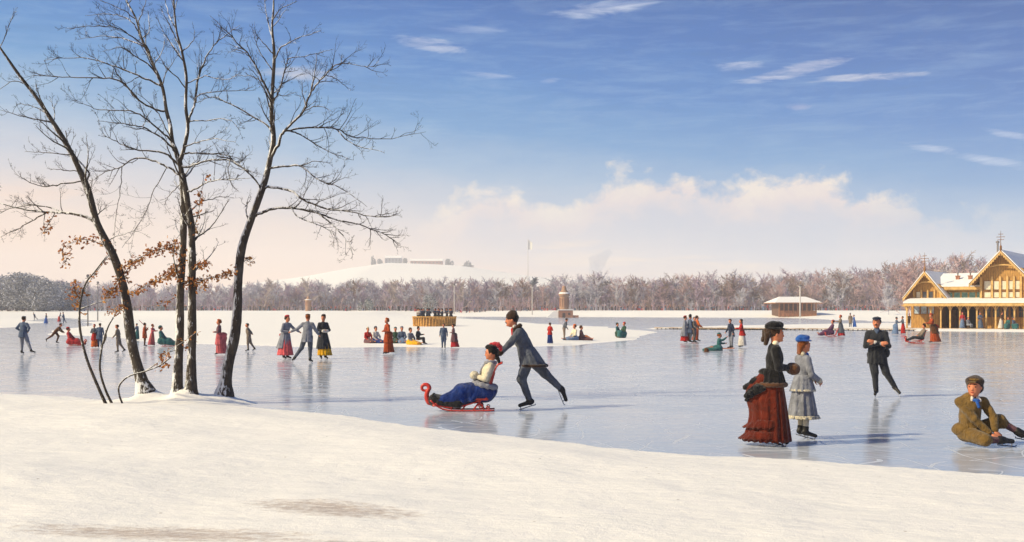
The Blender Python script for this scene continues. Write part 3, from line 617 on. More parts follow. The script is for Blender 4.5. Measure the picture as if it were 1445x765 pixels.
for i in range(1500):
    D = rg.uniform(0, 1)**1.3*70+336; px = rg.uniform(-160, 1620); X = (px-CX)*D/F
    h = (HY-np.interp(px, topx, topy)+rg.normal()*2)*D/F*rg.uniform(.66, 1.18)
    u = px+rg.normal()*130
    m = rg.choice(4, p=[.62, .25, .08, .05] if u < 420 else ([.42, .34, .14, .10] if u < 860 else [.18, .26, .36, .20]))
    addtree(protos[rg.integers(7)], X, D, 1.5, h, rg.uniform(.8, 1.25), rg.uniform(0, 6.3), m)
for i in range(2600):
    D = rg.uniform(331, 362); px = rg.uniform(-160, 1620); X = (px-CX)*D/F; u = px+rg.normal()*90
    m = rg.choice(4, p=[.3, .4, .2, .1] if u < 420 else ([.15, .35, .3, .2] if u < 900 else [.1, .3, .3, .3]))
    addtree(brush[rg.integers(4)], X, D, 1.4, rg.uniform(2.2, 8.0), rg.uniform(.6, .9), rg.uniform(0, 6.3), m)
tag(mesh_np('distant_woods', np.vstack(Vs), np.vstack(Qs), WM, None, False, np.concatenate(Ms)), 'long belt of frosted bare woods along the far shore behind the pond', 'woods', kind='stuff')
print('woods faces', sum(len(q) for q in Qs))
# individual trees that stand out
def lonetree(label, px, pybase, pytop, D, m, seed, nb=34, spread=.36, wd=1.0, name='bare_tree', rm=.0045, z=None, low=.3):
    rg = np.random.default_rng(seed); X = (px-CX)*D/F; z = hz(X, D) if z is None else z; h = EYE+(HY-pytop)*D/F-z
    V, Q = proto_tree(rg, 1.0, nb, spread, rm, 8, low=low); V = V*[h*wd, h*wd, h*.98]
    tr = Q[:, 0] < 42; r = empty(name, (X, D, z)); tag(r, label, 'tree')
    mesh_np('trunk', V, Q[tr], m, r, False); mesh_np('crown', V, Q[~tr], m, r, False)
pal = mat('wood_pale', (.46, .38, .36), .9, .2, .4, spec=.1); gry = mat('wood_bluegrey', (.28, .30, .36), .9, .2, .4, spec=.1)
lonetree('tall dark bare tree with round crown rising above the woods beside the flagpole', 744, 440, 370, 352, gry, 31, 60, .16, 1.15, low=.82)
lonetree('spindly bare tree topping the woods above the small brick pillar', 438, 440, 376, 331, pal, 32)
lonetree('spindly pale bare tree on the woods edge, just right of the foreground trees', 370, 440, 376, 331, pal, 33)
lonetree('spindly bare tree on the woods edge below the grey house on the hill', 548, 440, 378, 331, pal, 34)
lonetree('bare brown tree on the woods edge left of the tall flagpole', 652, 440, 382, 331, pal, 35)
lonetree('tall pinkish bare tree just left of the boathouse front gable', 1286, 440, 350, 210, WM[2], 36, 50, .32)
lonetree('tallest pinkish bare tree, behind the long snowy roof of the boathouse', 1322, 440, 349, 200, pal, 37, 56, .34)
lonetree('tall bare tree behind the two brick chimneys of the boathouse', 1352, 440, 352, 205, WM[2], 38, 50, .34)
lonetree('bare rosy tree behind the left edge of the snowy-roofed pavilion', 1098, 440, 378, 333, WM[2], 39)
lonetree('bare brown tree rising directly behind the snowy-roofed pavilion', 1140, 440, 380, 333, WM[3], 40)
lonetree('bare tree with frosted white branches left of the boathouse', 1255, 440, 385, 240, WM[0], 41, 50, .4)
lonetree('frosted white bare tree in the woods between the brick tower and the pavilion', 1045, 440, 395, 330, WM[0], 42, 50, .4)
lonetree('frosted white bush-like tree at the woods foot left of the pavilion', 975, 440, 424, 328, WM[0], 43, 40, .5, 1.4)
# snowy evergreens: leafy clumps
MEV = mat('evergreen', (.07, .10, .10), .9, .4, 2, c2=(.70, .72, .76), c2s=4, c2t=(.5, .58))
MBUSH = mat('frosted_bush', (.21, .20, .22), .9, .4, 1.5, c2=(.62, .64, .70), c2s=3, c2t=(.44, .6))
def leafy(name, label, cat, px, D, wpx, toppx, m, seed, nleaf=2600, lobes=9, z=None, dome=.5, ls=.22, trunk=True):
    rg = np.random.default_rng(seed); X = (px-CX)*D/F; z = hz(X, D) if z is None else z; w = wpx*D/F/2; h = EYE+(HY-toppx)*D/F-z
    C = [(rg.uniform(-.8, .8)*w, rg.uniform(-.5, .5)*w, 0, rg.uniform(.3, .55)) for _ in range(lobes)]
    r = empty(name, (X, D, z)); tag(r, label, cat); a = rg.uniform(0, 2*pi, nleaf); L_ = rg.integers(0, lobes, nleaf)
    P = np.zeros((nleaf, 3))
    for i in range(nleaf):
        cx, cy, _, rr = C[L_[i]]; hh = h*(1-dome*(abs(cx)/w)**2)*rg.uniform(.75, 1.0) if i < 0 else h*(1-dome*(abs(cx)/w)**2)
        v = rg.normal(size=3); v /= np.linalg.norm(v); q = rg.uniform(.55, 1.05)**.5
        P[i] = [cx+v[0]*rr*w*q, cy+v[1]*rr*w*q, hh*.5+v[2]*hh*.5*q]
    P[:, 2] = np.clip(P[:, 2], .02, None)
    A = rg.normal(size=(nleaf, 3)); A /= np.linalg.norm(A, axis=1)[:, None]; B = np.cross(A, rg.normal(size=(nleaf, 3))); B /= np.linalg.norm(B, axis=1)[:, None]
    s = ls*rg.uniform(.6, 1.4, nleaf)[:, None]
    V = np.stack([P-A*s, P-B*s*.35, P+A*s, P+B*s*.35], 1).reshape(-1, 3); Q = np.arange(nleaf*4).reshape(-1, 4)
    mesh_np('crown', V, Q, m, r, False)
    if trunk:
        mb = MB(); 
        for cx, cy, _, rr in C[:5]: mb.tube([[cx*.3, cy*.3, -.3], [cx*.6, cy*.6, h*.3], [cx, cy, h*.6]], [h*.03, h*.02, h*.01], 5)
        mb.build('trunk', WM[3], r)
leafy('bush', 'big dark frosted bush mass at the far left edge of the shore', 'bush', 20, 292, 118, 384, MBUSH, 51, 16000, 15, dome=.35, ls=.38)
leafy('bush', 'lower frosted bush just right of the big dark bush mass on the far left', 'bush', 92, 305, 60, 397, MBUSH, 52, 6000, 12, dome=.5, ls=.34)
leafy('evergreen_bush', 'small snowy evergreen at the woods foot right of the small brick pillar', 'bush', 516, 326, 20, 421, MEV, 53, 900, 6, ls=.25)
leafy('evergreen_bush', 'snowy evergreen at the woods foot behind the round bandstand, left side', 'bush', 606, 327, 18, 414, MEV, 54, 900, 6, ls=.25)
leafy('evergreen_bush', 'small dark snowy evergreen bush in front of the pavilion left corner', 'bush', 1103, 285, 12, 434, MEV, 55, 900, 5, ls=.14)
leafy('evergreen_bush', 'low dark evergreen at the woods foot seen between leaning tree and twin trunks', 'bush', 226, 326, 14, 431, MEV, 56, 500, 5, ls=.2)
# ---------------- the hill and its houses ----------------
def hillz(px, D): X = (px-CX)*D/F; return X, hz(X, D)
def simple_house(name, label, px0, px1, pt, pb, D, wall, roof, wins, depth=14, cat='house', gable=True):
    X0 = (px0-CX)*D/F; X1 = (px1-CX)*D/F; zb = EYE+(HY-pb)*D/F; zt = EYE+(HY-pt)*D/F; h = zt-zb; r = empty(name, ((X0+X1)/2, D, zb)); tag(r, label, cat); w = (X1-X0)/2
    wh = h*.72; mb = MB(); mb.box(-w, w, 0, depth, -8, wh); mb.build('wall', wall, r)
    mb = MB(); e = w*.04
    mb.prism([[-w-e, -.6, wh+.01], [-w-e, depth+.6, wh+.01], [-w-e, depth/2, h]], [-w-e, 0, 0], [w+e, 0, 0]); mb.build('roof', roof, r)
    for i in range(wins):
        for zz in ((.12, .30), (.42, .6)):
            mb = MB(); xx = -w+(i+.5)*2*w/wins; mb.box(xx-w/wins*.35, xx+w/wins*.35, -.25, .02, h*zz[0], h*zz[1]); mb.build('window', mat('far_window', (.10, .11, .15), .4), r)
mw1 = mat('far_grey_wall', (.30, .31, .37), .9); mw2 = mat('far_red_wall', (.42, .22, .19), .9); mw3 = mat('far_cream_wall', (.55, .46, .40), .9)
simple_house('house', 'square grey house standing on the snowy hill above the woods', 543, 566, 360.5, 373.5, 1285, mw1, m_roofsnow, 5)
simple_house('long_building', 'long low red building along the top of the snowy hill', 579, 624, 365, 377, 1285, mw2, m_roofsnow, 9, cat='building')
simple_house('house', 'small cream house at the right end of the snowy hill', 652, 668, 372.5, 379, 1285, mw3, m_roofsnow, 3)
for i, (px, w, tp, lb) in enumerate([(526, 7, 361, 'smallest dark tree at the left end of the hilltop houses'), (535, 9, 365, 'low dark tree just left of the square grey hilltop house'), (572, 8, 364, 'dark tree between the grey house and the long red building on the hill'), (633, 12, 365, 'dark tree at the right end of the long red hilltop building'), (660, 9, 368, 'dark tree behind the small cream hilltop house')]):
    leafy('hilltop_tree', lb, 'tree', px, 1270, w, tp, mat('far_tree', (.20, .22, .28), .9, .2, .1), 60+i, 500, 5, ls=.9)
# ---------------- poles, towers, pavilion, bandstand ----------------
MPALE = mat('pale_paint', (.62, .58, .54), .7, .1); MGREY = mat('grey_wood', (.22, .20, .20), .8, .2); MLAMP = mat('lamp_glass', (.5, .5, .5), .3)
def lamp_post(label, px, pb, pt, D, m, r_=.09):
    X = (px-CX)*D/F; z = hz(X, D); h = EYE+(HY-pt)*D/F-z; r = empty('lamp_post', (X, D, z)); tag(r, label, 'lamp post', 'tall lamp posts round the pond')
    mb = MB(); mb.tube([[0, 0, -.2], [0, 0, h*.5], [0, 0, h*.93]], [r_*1.3, r_, r_*.8], 8); mb.build('pole', m, r, True)
    mb = MB(); mb.tube([[-h*.05, 0, h*.92], [h*.05, 0, h*.92]], r_*.6, 6); mb.build('crossbar', m, r)
    mb = MB(); mb.lathe([[.02, h*.93], [h*.025, h*.94], [h*.032, h*.98], [h*.018, h*.995], [.01, h*1.0]], ns=8); mb.build('lantern', MGREY, r, True)
lamp_post('tall pale lamp post just right of the round bandstand', 641, 438, 400, 318, MPALE, .12)
lamp_post('tall pale lamp post midway between the bandstand and the domed brick tower', 751, 438, 402, 312, MPALE, .12)
lamp_post('tall pale lamp post directly in front of the pavilion', 1129, 441, 401, 262, MPALE, .16)
lamp_post('grey lamp post at the left, its top lantern just above the low woods', 124, 460, 387, 122, MGREY, .06)
lamp_post('grey lamp post behind the thin saplings, the farther of the two on the left', 138, 449, 397, 190, MGREY, .08)
X, D = (745-CX)*345/F, 345; z = hz(X, D); h = (HY-337)*D/F
r = empty('flagpole', (X, D, z)); tag(r, 'very tall thin flagpole with a small white flag above the woods', 'flagpole')
mb = MB(); mb.tube([[0, 0, -.3], [0, 0, h*.5], [0, 0, h]], [.11, .09, .05], 8); mb.build('pole', MPALE, r, True)
nx, nz = 12, 6; u, v = np.meshgrid(np.linspace(0, 1, nx), np.linspace(0, 1, nz), indexing='ij')
V = np.stack([.1+1.3*u, .18*np.sin(u*5)*u, h-.3-3.0*v*(1-.25*u)-.9*u], -1).reshape(-1, 3); Q = np.array([[i*nz+j, (i+1)*nz+j, (i+1)*nz+j+1, i*nz+j+1] for i in range(nx-1) for j in range(nz-1)])
mesh_np('flag', np.vstack([V, V+[0, .03, 0]]), np.vstack([Q, Q[:, ::-1]+len(V)]), mat('flag_cloth', (.8, .8, .78), .9), r)
MBRICK = mat('tan_brick', (.40, .23, .14), .85, .25, 5, .4, 20); MBRICK2 = mat('red_brick', (.36, .16, .10), .85, .25, 5, .4, 20)
def tower(label, px, pt, wpx, D, base, mbk):
    X = (px-CX)*D/F; z = hz(X, D); h = EYE+(HY-pt)*D/F-z; w = wpx*D/F/2; z0 = h*.20 if base else 0
    r = empty('brick_tower', (X, D, z)); tag(r, label, 'tower')
    mb = MB(); mb.lathe([[w, -.4], [w, z0+.1], [w*1.02, h*.3], [w*.98, h*.62], [w*1.0, h*.66]], ns=24); mb.build('shaft', mbk, r, True)
    mb = MB(); mb.lathe([[w*1.0, h*.65], [w*1.22, h*.69], [w*1.25, h*.74], [w*1.0, h*.76], [w*1.0, h*.78], [.001, h*.785]], ns=24); mb.build('cornice', MBRICK, r, True)
    mb = MB(); mb.lathe([[w*.95, h*.765], [w*.90, h*.80], [w*.62, h*.86], [w*.50, h*.87], [w*.50, h*.93], [w*.36, h*.98], [.001, h]], ns=24); mb.build('dome', mbk, r, True)
    mb = MB(); mb.lathe([[w*1.24, h*.742], [w*1.0, h*.785], [w*.8, h*.79], [w*.78, h*.80], [.001, h*.81]], ns=24); mb.build('snow_cap', m_roofsnow, r, True)
    for k in range(12):
        a = k*2*pi/12; mb = MB(); mb.box(-.06*w, .06*w, -w*1.08, -w*.98, h*.34, h*.60); v = mb.v[0]; mb.v[0] = np.stack([v[:, 0]*cos(a)-v[:, 1]*sin(a), v[:, 0]*sin(a)+v[:, 1]*cos(a), v[:, 2]], 1)
        mb.build('pilaster', MBRICK2, r)
    return X, z, h, w, D
X, z, h, w, D = tower('domed round brick tower rising from a low brick house on the far shore', 796, 403, 12.5, 272, True, MBRICK)
sc = D/F
r = empty('brick_house', (X, D, z)); tag(r, 'low brick house with arched door at the foot of the domed tower', 'house')
mb = MB(); mb.box(-8*sc, 12*sc, -11*sc, 6*sc, -.5, h*.225); mb.build('wall', MBRICK2, r)
mb = MB(); mb.box(-8.6*sc, 12.6*sc, -11.6*sc, 6.6*sc, h*.226, h*.255); mb.build('snow_roof', m_roofsnow, r)
mb = MB(); mb.box(-3*sc, 1*sc, -11.4*sc, -10.9*sc, 0, h*.14); mb.lathe([[.001, 0]], ns=3) if False else None; mb.build('door', mat('dark_door', (.05, .03, .03), .8), r)
mb = MB(); mb.box(5*sc, 8*sc, -11.3*sc, -10.9*sc, h*.08, h*.15); mb.build('window', mat('dark_door', (.05, .03, .03), .8), r)
mb = MB(); mb.prism([[-8.4*sc, -9*sc, -.3], [-26*sc, -9*sc, -.3], [-24*sc, -9*sc, .15*h*.2], [-16*sc, -9*sc, h*.19], [-8.4*sc, -9*sc, h*.23]], [0, 0, 0], [0, 12*sc, 0])
tag(mb.build('snow_heap', m_roofsnow, None, False, (X, D, z)), 'sloping bank of snow heaped against the left of the low brick house', 'snow heap')
mb = MB(); mb.box(12.4*sc, 20*sc, -10*sc, -2*sc, -.3, h*.07); tag(mb.build('brick_step', MBRICK2, None, False, (X, D, z)), 'low brick step stretching right from the low brick house', 'step')
tower('small round brick pillar tower standing alone before the woods on the left', 435, 418, 8, 305, False, MBRICK)
# pavilion
D = 268; X = (1124-CX)*D/F; z = hz(X, D); sc = D/F; r = empty('pavilion', (X, D, z)); tag(r, 'low brown wooden pavilion with a broad snow-covered hipped roof', 'pavilion')
MWD = mat('brown_boards', (.36, .15, .065), .85, .3, 4); MWDD = mat('dark_boards', (.14, .07, .04), .85, .3, 4)
hw = 24*sc; rt = EYE+(HY-418.5)*sc-z; ev = EYE+(HY-427)*sc-z
mb = MB(); mb.box(-hw, hw, 0, 8, -.3, ev*.95); mb.build('wall', MWDD, r)
for i in range(9):
    mb = MB(); xx = -hw-.3+i*(2*hw+.6)/8; mb.box(xx-.14, xx+.14, -1.25, -1.0, -.2, ev); mb.build('post', MWD, r)
for i in range(8):
    xx = -hw-.3+i*(2*hw+.6)/8; mb = MB(); mb.box(xx+.16, xx+(2*hw+.6)/8-.16, -1.16, -1.08, .0, ev*.42); mb.build('railing_panel', MWD, r)
mb = MB(); a = hw+1.6; V = [[-a, -2.2, ev], [a, -2.2, ev], [a, 10, ev], [-a, 10, ev], [-a*.58, 3.9, rt], [a*.58, 3.9, rt]]
mb.add(V, [[0, 1, 5, 4], [2, 3, 4, 5], [3, 2, 1, 0]], [[1, 2, 5], [3, 0, 4]]); mb.build('snow_roof', m_roofsnow, r)
mb = MB(); mb.box(-a-.02, a+.02, -2.22, 10.02, ev-.22, ev-.01); mb.build('eave', MWD, r)
# round bandstand
D = 118.0; X = (613-CX)*D/F; z = hz(X, D); sc = D/F; r = empty('bandstand', (X, D, z)); tag(r, 'round straw-coloured bandstand enclosure packed with bandsmen on the snow', 'bandstand')
MSTR = mat('straw_boards', (.60, .32, .08), .85, .35, 7, .5, 20); BR = 29.5*sc; BH = 1.02
mb = MB(); mb.lathe([[BR*.985, -.1], [BR*.985, BH*.9], [BR*.95, BH*.9], [BR*.95, -.1]], ns=48); mb.build('screen', MSTR, r, True)
for i in range(44):
    a = i*2*pi/44; mb = MB(); hh = BH*(1+.05*sin(i*7.3)); mb.tube([[BR*cos(a), BR*sin(a), -.1], [BR*1.01*cos(a), BR*1.01*sin(a), hh*.5], [BR*1.03*cos(a), BR*1.03*sin(a), hh]], .055, 6); mb.build('picket', MSTR, r)
mb = MB(); P = np.array([[BR*1.05*cos(t), BR*1.05*sin(t), BH*.97] for t in np.linspace(0, 2*pi, 49)]); mb.tube(P, .06, 6); mb.build('top_rail', MSTR, r, True)
mb = MB(); mb.lathe([[.001, .32], [BR*.94, .32], [BR*.94, .22]], ns=40); mb.build('floor', MWD, r)
BAND = (X, D, z, BR)
# boardwalk with pilings along the low dyke
r = empty('boardwalk', (18, 100, 0)); tag(r, 'long low plank boardwalk edging the pond on short dark pilings', 'boardwalk')
x0, x1 = (925-CX)*105/F, (1286-CX)*99/F; P0 = np.array(W2(925, 464.6)); P1 = np.array(W2(1292, 467.2))
mb = MB(); n_ = 34
MPL = mat('snowy_planks', (.50, .36, .25), .85, .25, 2, c2=(.82, .76, .68), c2s=1.2, c2t=(.48, .62))
for i in range(n_):
    a = P0+(P1-P0)*(i+.02)/n_; c_ = P0+(P1-P0)*(i+.98)/n_
    mb.add([[a[0]-18, a[1]-100-.2, .16], [c_[0]-18, c_[1]-100-.2, .16], [c_[0]-18, c_[1]-98.9, .18], [a[0]-18, a[1]-98.9, .18], [a[0]-18, a[1]-100-.2, .1], [c_[0]-18, c_[1]-100-.2, .1], [c_[0]-18, c_[1]-98.9, .1], [a[0]-18, a[1]-98.9, .1]],
           [[0, 1, 2, 3], [4, 5, 1, 0], [5, 6, 2, 1], [6, 7, 3, 2], [7, 4, 0, 3]])
mb.build('deck', MPL, r)
for i in range(60):
    a = P0+(P1-P0)*(i+.5)/60; mb = MB(); mb.tube([[a[0]-18, a[1]-100-.1, -.05], [a[0]-18+rg.normal()*.02, a[1]-100-.12, .1+rg.random()*.06]], .06, 6); mb.build('piling', mat('dark_piling', (.07, .055, .05), .9), r)
# ---------------- boathouse ----------------
BD = 101.0; KX = F/BD; BZ = hz((1360-CX)/KX, BD)
BTH = R(35); BC, BS = cos(BTH), sin(BTH)
def bX(px): return ((px-CX)*BD-F*BO[0])/(F*BC+(px-CX)*BS)
def bZ(py): return (466.0-py)/KX
BO = ((1362-CX)/KX, BD, .0)
bh = empty('boathouse', BO, -BTH); tag(bh, 'ochre timber boathouse with snowy roofs, two carved gables and a long veranda', 'boathouse')
def m_boards(name, c, c2_, sx=7.0):
    m = bpy.data.materials.new(name); m.use_nodes = True; g = NB(m.node_tree); p = m.node_tree.nodes['Principled BSDF']
    t = g.n('ShaderNodeTexCoord').outputs['Object']; s_ = g.n('ShaderNodeSeparateXYZ'); m.node_tree.links.new(t, s_.inputs[0]); x, y, z = s_.outputs
    u = g.m('MULTIPLY', g.m('ADD', x, y), sx); fr = g.m('ABSOLUTE', g.m('SUBTRACT', g.m('FRACT', u), .5)); gap = g.m('LESS_THAN', fr, .09)
    bn = g.noise(g.vec(g.m('FLOOR', u), 0.0, g.m('MULTIPLY', z, .3)), 3.7, 2); wear = g.noise(g.vec(g.m('MULTIPLY', x, 3), g.m('MULTIPLY', y, 3), g.m('MULTIPLY', z, .6)), 4, 6, .7)
    cc = g.mix(g.ramp(bn, [(.3, 0.0), (.7, 1.0)]), c, c2_); cc = g.mix(1.0, cc, g.ramp(wear, [(.3, .45), (.7, 1.15)]), 'MULTIPLY'); cc = g.mix(g.m('MULTIPLY', gap, .55), cc, (.09, .045, .015, 1))
    g.put(p.inputs['Base Color'], cc); p.inputs['Roughness'].default_value = .85
    b_ = g.n('ShaderNodeBump'); b_.inputs['Strength'].default_value = .6; b_.inputs['Distance'].default_value = .03; g.put(b_.inputs['Height'], g.m('SUBTRACT', 1.0, gap)); g.put(p.inputs['Normal'], b_.outputs[0]); return m
MO = m_boards('ochre_boards', (.68, .37, .095, 1), (.56, .29, .075, 1)); MOT = mat('ochre_trim', (.66, .41, .15), .8, .2, 3); MOD = mat('brown_trim', (.27, .13, .05), .8, .25, 4)
MDK = mat('veranda_interior', (.11, .05, .025), .9, .3, 2); MGL = mat('window_glass', (.06, .07, .09), .12, .2, 2, spec=.6); MCR = mat('window_blind', (.72, .66, .50), .8, .1); MTL = mat('teal_panes', (.16, .33, .32), .25, .25, 3); MBLUE = mat('notice_blue', (.42, .52, .62), .7, .3, 5)
def wall_part(name, parts, m, par=bh):
    mb = MB()
    for p in parts: mb.box(*p)
    return mb.build(name, m, par)
zc = bZ(424)      # top of canopy at the wall
zg = .15
def gable(pxl, pxr, peak, pye, pyp, y0, y1, over, name):
    xl, xr, xp = bX(pxl), bX(pxr), bX(peak); ze, zp = bZ(pye), bZ(pyp)
    # wall box plus gable triangle as one prism
    dx = (xr-xp); zw = ze+.12
    mb = MB(); mb.prism([[xl, y0, zc-.5], [xr, y0, zc-.5], [xr, y0, zw], [xp, y0, zp-.22], [xl, y0, zw]], [0, y0, 0], [0, y1, 0]); mb.build(name+'_wall', MO, bh)
    sl = (zp-zw+.22)/(xr-xp)
    for s in (-1, 1):
        xe = (xr if s > 0 else xl)+s*over; zee = zp-.05-abs(xe-xp)*sl
        mb = MB(); mb.prism([[xp, 0, zp], [xe, 0, zee], [xe, 0, zee-.11], [xp, 0, zp-.11]], [0, y0-over*1.1, 0], [0, y1+.3, 0]); v = mb.v[0]; v[:, 1] += y0-over*1.1; rf = mb.build('roof_slope', MOD, bh)
        mb = MB(); mb.prism([[xp, 0, zp+.10], [xp+s*.4, 0, zp-.4*sl+.14], [xe+s*.03, 0, zee+.09], [xe+s*.05, 0, zee+.005], [xp, 0, zp+.005]], [0, 0, 0], [0, y1-y0+over*1.1+.3, 0]); mb.v[0][:, 1] += y0-over*1.1-.03; mb.build('roof_snow', m_roofsnow, rf)
        # bargeboard with scalloped lower edge
        mb = MB(); n = 16
        for i in range(n):
            a0, a1 = i/n, (i+1)/n; X0 = xp+(xe-xp)*a0; X1 = xp+(xe-xp)*a1; Z0 = zp-.06+(zee-zp+.02)*a0; Z1 = zp-.06+(zee-zp+.02)*a1
            mb.prism([[X0, 0, Z0], [X1, 0, Z1], [X1, 0, Z1-.17], [(X0+X1)/2, 0, (Z0+Z1)/2-.32], [X0, 0, Z0-.17]], [0, 0, 0], [0, .05, 0])
        mb.v = [v_+[0, y0-over*1.1-.09, 0] for v_ in mb.v]; mb.build('bargeboard', MOT, bh)
    mb = MB(); yy = y0-over*1.05
    mb.tube([[xp, yy, zp-.5], [xp, yy, zp+.35], [xp, yy, zp+.5]], [.10, .10, .03], 8); mb.tube([[xp, yy, zp+.4], [xp, yy, zp+1.75]], [.035, .015], 6)
    for zz, ww in ((.95, .28), (1.2, .36), (1.45, .2)): mb.tube([[xp-ww, yy, zp+zz], [xp+ww, yy, zp+zz]], .025, 5); mb.tube([[xp, yy-ww*.6, zp+zz], [xp, yy+ww*.6, zp+zz]], .022, 5)
    mb.build('finial', MOD, bh)
    # arched tie beam brace in the gable
    mb = MB(); wv = (xr-xl)/2; zz = ze-.1; P = [[xl+wv*(1+1.0*cos(t)), y0-over*.55, zz+(zp-zz)*.42*sin(t)] for t in np.linspace(pi*.97, pi*.03, 14)]; mb.tube(P, .07, 6); mb.build('gable_arch', MOT, bh)
gable(1289, 1329, 1303.5 if False else 1308, 407, 383, 0, 8, .75, 'left_gable')
gable(1386, 1452, 1418, 389, 357, -1.0, 10, .75, 'right_gable')
# link wing with a ridge along the shore
x0, x1 = bX(1329), bX(1386); ze, zr = bZ(404), bZ(386)
wall_part('link_wall', [(x0+.01, x1-.01, 1.0, 7.0, zc-.5, ze-.02)], MO)
mb = MB(); mb.prism([[0, .3, ze-.08], [0, 4.3, zr], [0, 8.3, ze-.08], [0, 4.3, zr-.16]], [x0-.9, 0, 0], [x1, 0, 0]); mb.v[0][:, 0] += x0-.9; rf = mb.build('link_roof', MOD, bh)
mb = MB(); mb.prism([[0, .25, ze-.07], [0, .25, ze+.03], [0, 4.3, zr+.13], [0, 8.35, ze+.03], [0, 8.35, ze-.07], [0, 4.3, zr+.01]], [x0-.9, 0, 0], [x1-.02, 0, 0]); mb.v[0][:, 0] += x0-.9; mb.build('roof_snow', m_roofsnow, rf)
mb = MB(); n = 30
for i in range(n): a = x0+.1+(x1-x0-.2)*i/n; w_ = (x1-x0-.2)/n; mb.prism([[a, 0, ze-.10], [a+w_, 0, ze-.10], [a+w_, 0, ze-.30], [a+w_/2, 0, ze-.42], [a, 0, ze-.30]], [0, 0, 0], [0, .05, 0])
mb.v = [v+[0, .24, 0] for v in mb.v]; mb.build('eave_board', MOT, bh)
for px in (1343, 1361):
    f = wall_part('brick_chimney', [(bX(px)-.16, bX(px)+.16, 2.2, 2.5, ze+.3, bZ(390)), (bX(px)-.2, bX(px)+.2, 2.16, 2.54, bZ(390)+.002, bZ(388.5))], MBRICK2)
    mb = MB(); mb.tube([[bX(px), 2.35, bZ(389)], [bX(px), 2.35, bZ(383.5)]], .07, 8); mb.build('chimney_pot', MGREY, f)
mb = MB(); mb.tube([[bX(1398), 3, bZ(385)], [bX(1398), 3, bZ(343)]], .085, 8); sp_ = mb.build('stovepipe', MGREY, bh, True); mb = MB(); mb.lathe([[.15, bZ(342.6)], [.17, bZ(340.5)], [.02, bZ(339)]], (bX(1398), 3, 0), 10); mb.build('cowl', MGREY, sp_, True)
def window(px0, px1, py0, py1, y, pane, frame=MOD, cross=None, fw=.05):
    a, b_, z0, z1 = bX(px0), bX(px1), bZ(py1), bZ(py0); mb = MB()
    mb.box(a-fw, a, y-.06, y-.004, z0-fw, z1+fw); mb.box(b_, b_+fw, y-.06, y-.004, z0-fw, z1+fw); mb.box(a+.001, b_-.001, y-.06, y-.004, z1, z1+fw); mb.box(a+.001, b_-.001, y-.07, y-.004, z0-fw, z0)
    if cross: mb.box(a+.001, b_-.001, y-.05, y-.004, z0+(z1-z0)*cross-.02, z0+(z1-z0)*cross+.02); mb.box((a+b_)/2-.015, (a+b_)/2+.015, y-.049, y-.005, z0+.001, z1-.001)
    f = mb.build('window', frame, bh); wall_part('pane', [(a+.002, b_-.002, y-.025, y-.006, z0+.002, z1-.002)], pane, f)
for px in (1296, 1305, 1314): window(px-2.6, px+2.6, 412, 420.5, 0, MCR if px == 1296 else MGL, MOD)
for i in range(5): window(1332+i*10.8, 1340.5+i*10.8, 413, 421.5, 1.0, MTL, MOT)
for px0, px1 in ((1392.5, 1401.5), (1405.5, 1413), (1416.8, 1423.5), (1426, 1432.7), (1435.5, 1442)):
    window(px0, px1, 398.3, 410, -1.0, MCR, MOD); window(px0, px1, 413.5, 421, -1.0, MCR, MOD)
for px in (1388, 1403.6, 1415, 1424.9, 1434.2, 1444, 1450.5): wall_part('pilaster', [(bX(px)-.09, bX(px)+.09, -1.14, -1.002, zc-.3, bZ(392))], MOT)
wall_part('rail_band', [(bX(1386), bX(1452), -1.10, -1.003, bZ(412.6), bZ(411.4))], MOD)
for px in (1290, 1300.5, 1309.5, 1319, 1328): wall_part('pilaster', [(bX(px)-.07, bX(px)+.07, -.12, -.002, zc-.3, bZ(409))], MOT)
# canopy
zt, zb = bZ(424.5), bZ(430.5); xl, xr = bX(1288), bX(1520)
mb = MB(); mb.prism([[0, -3.1, zb+.10], [0, 3.0, zt+.05], [0, 3.0, zt-.08], [0, -3.1, zb-.04]], [0, 0, 0], [xr-xl, 0, 0]); mb.v[0][:, 0] += xl; rf = mb.build('veranda_roof', MOD, bh)
mb = MB(); mb.prism([[0, -3.14, zb+.11], [0, -3.15, zb+.25], [0, -1.5, zt+.14], [0, -.0, zt+.24], [0, 3.0, zt+.06]], [0, 0, 0], [xr-xl+.06, 0, 0]); mb.v[0][:, 0] += xl-.03; mb.build('roof_snow', m_roofsnow, rf)
mb = MB(); n = 110
for i in range(n): a = xl+(xr-xl)*i/n; w_ = (xr-xl)/n; mb.prism([[a, 0, zb+.08], [a+w_, 0, zb+.08], [a+w_, 0, zb-.10], [a+w_/2, 0, zb-.2], [a, 0, zb-.10]], [0, 0, 0], [0, .05, 0])
mb.v = [v+[0, -3.18, 0] for v in mb.v]; mb.build('eave_board', MOT, bh)
for i, px in enumerate([1291, 1300.5, 1310, 1324, 1338, 1351, 1364.5, 1376, 1388, 1401, 1414, 1427, 1440, 1454, 1470, 1486, 1502]):
    if px in (1300.5, 1310): continue
    xx = bX(px); mb = MB(); mb.box(xx-.065, xx+.065, -2.75, -2.62, zg, zb+.06); p_ = mb.build('veranda_post', MOT, bh)
    mb = MB()
    for s in (-1, 1): mb.tube([[xx, -2.685, zb-.62], [xx+s*.18, -2.685, zb-.22], [xx+s*.5, -2.685, zb-.02]], .045, 5)
    mb.build('bracket', MOT, p_)
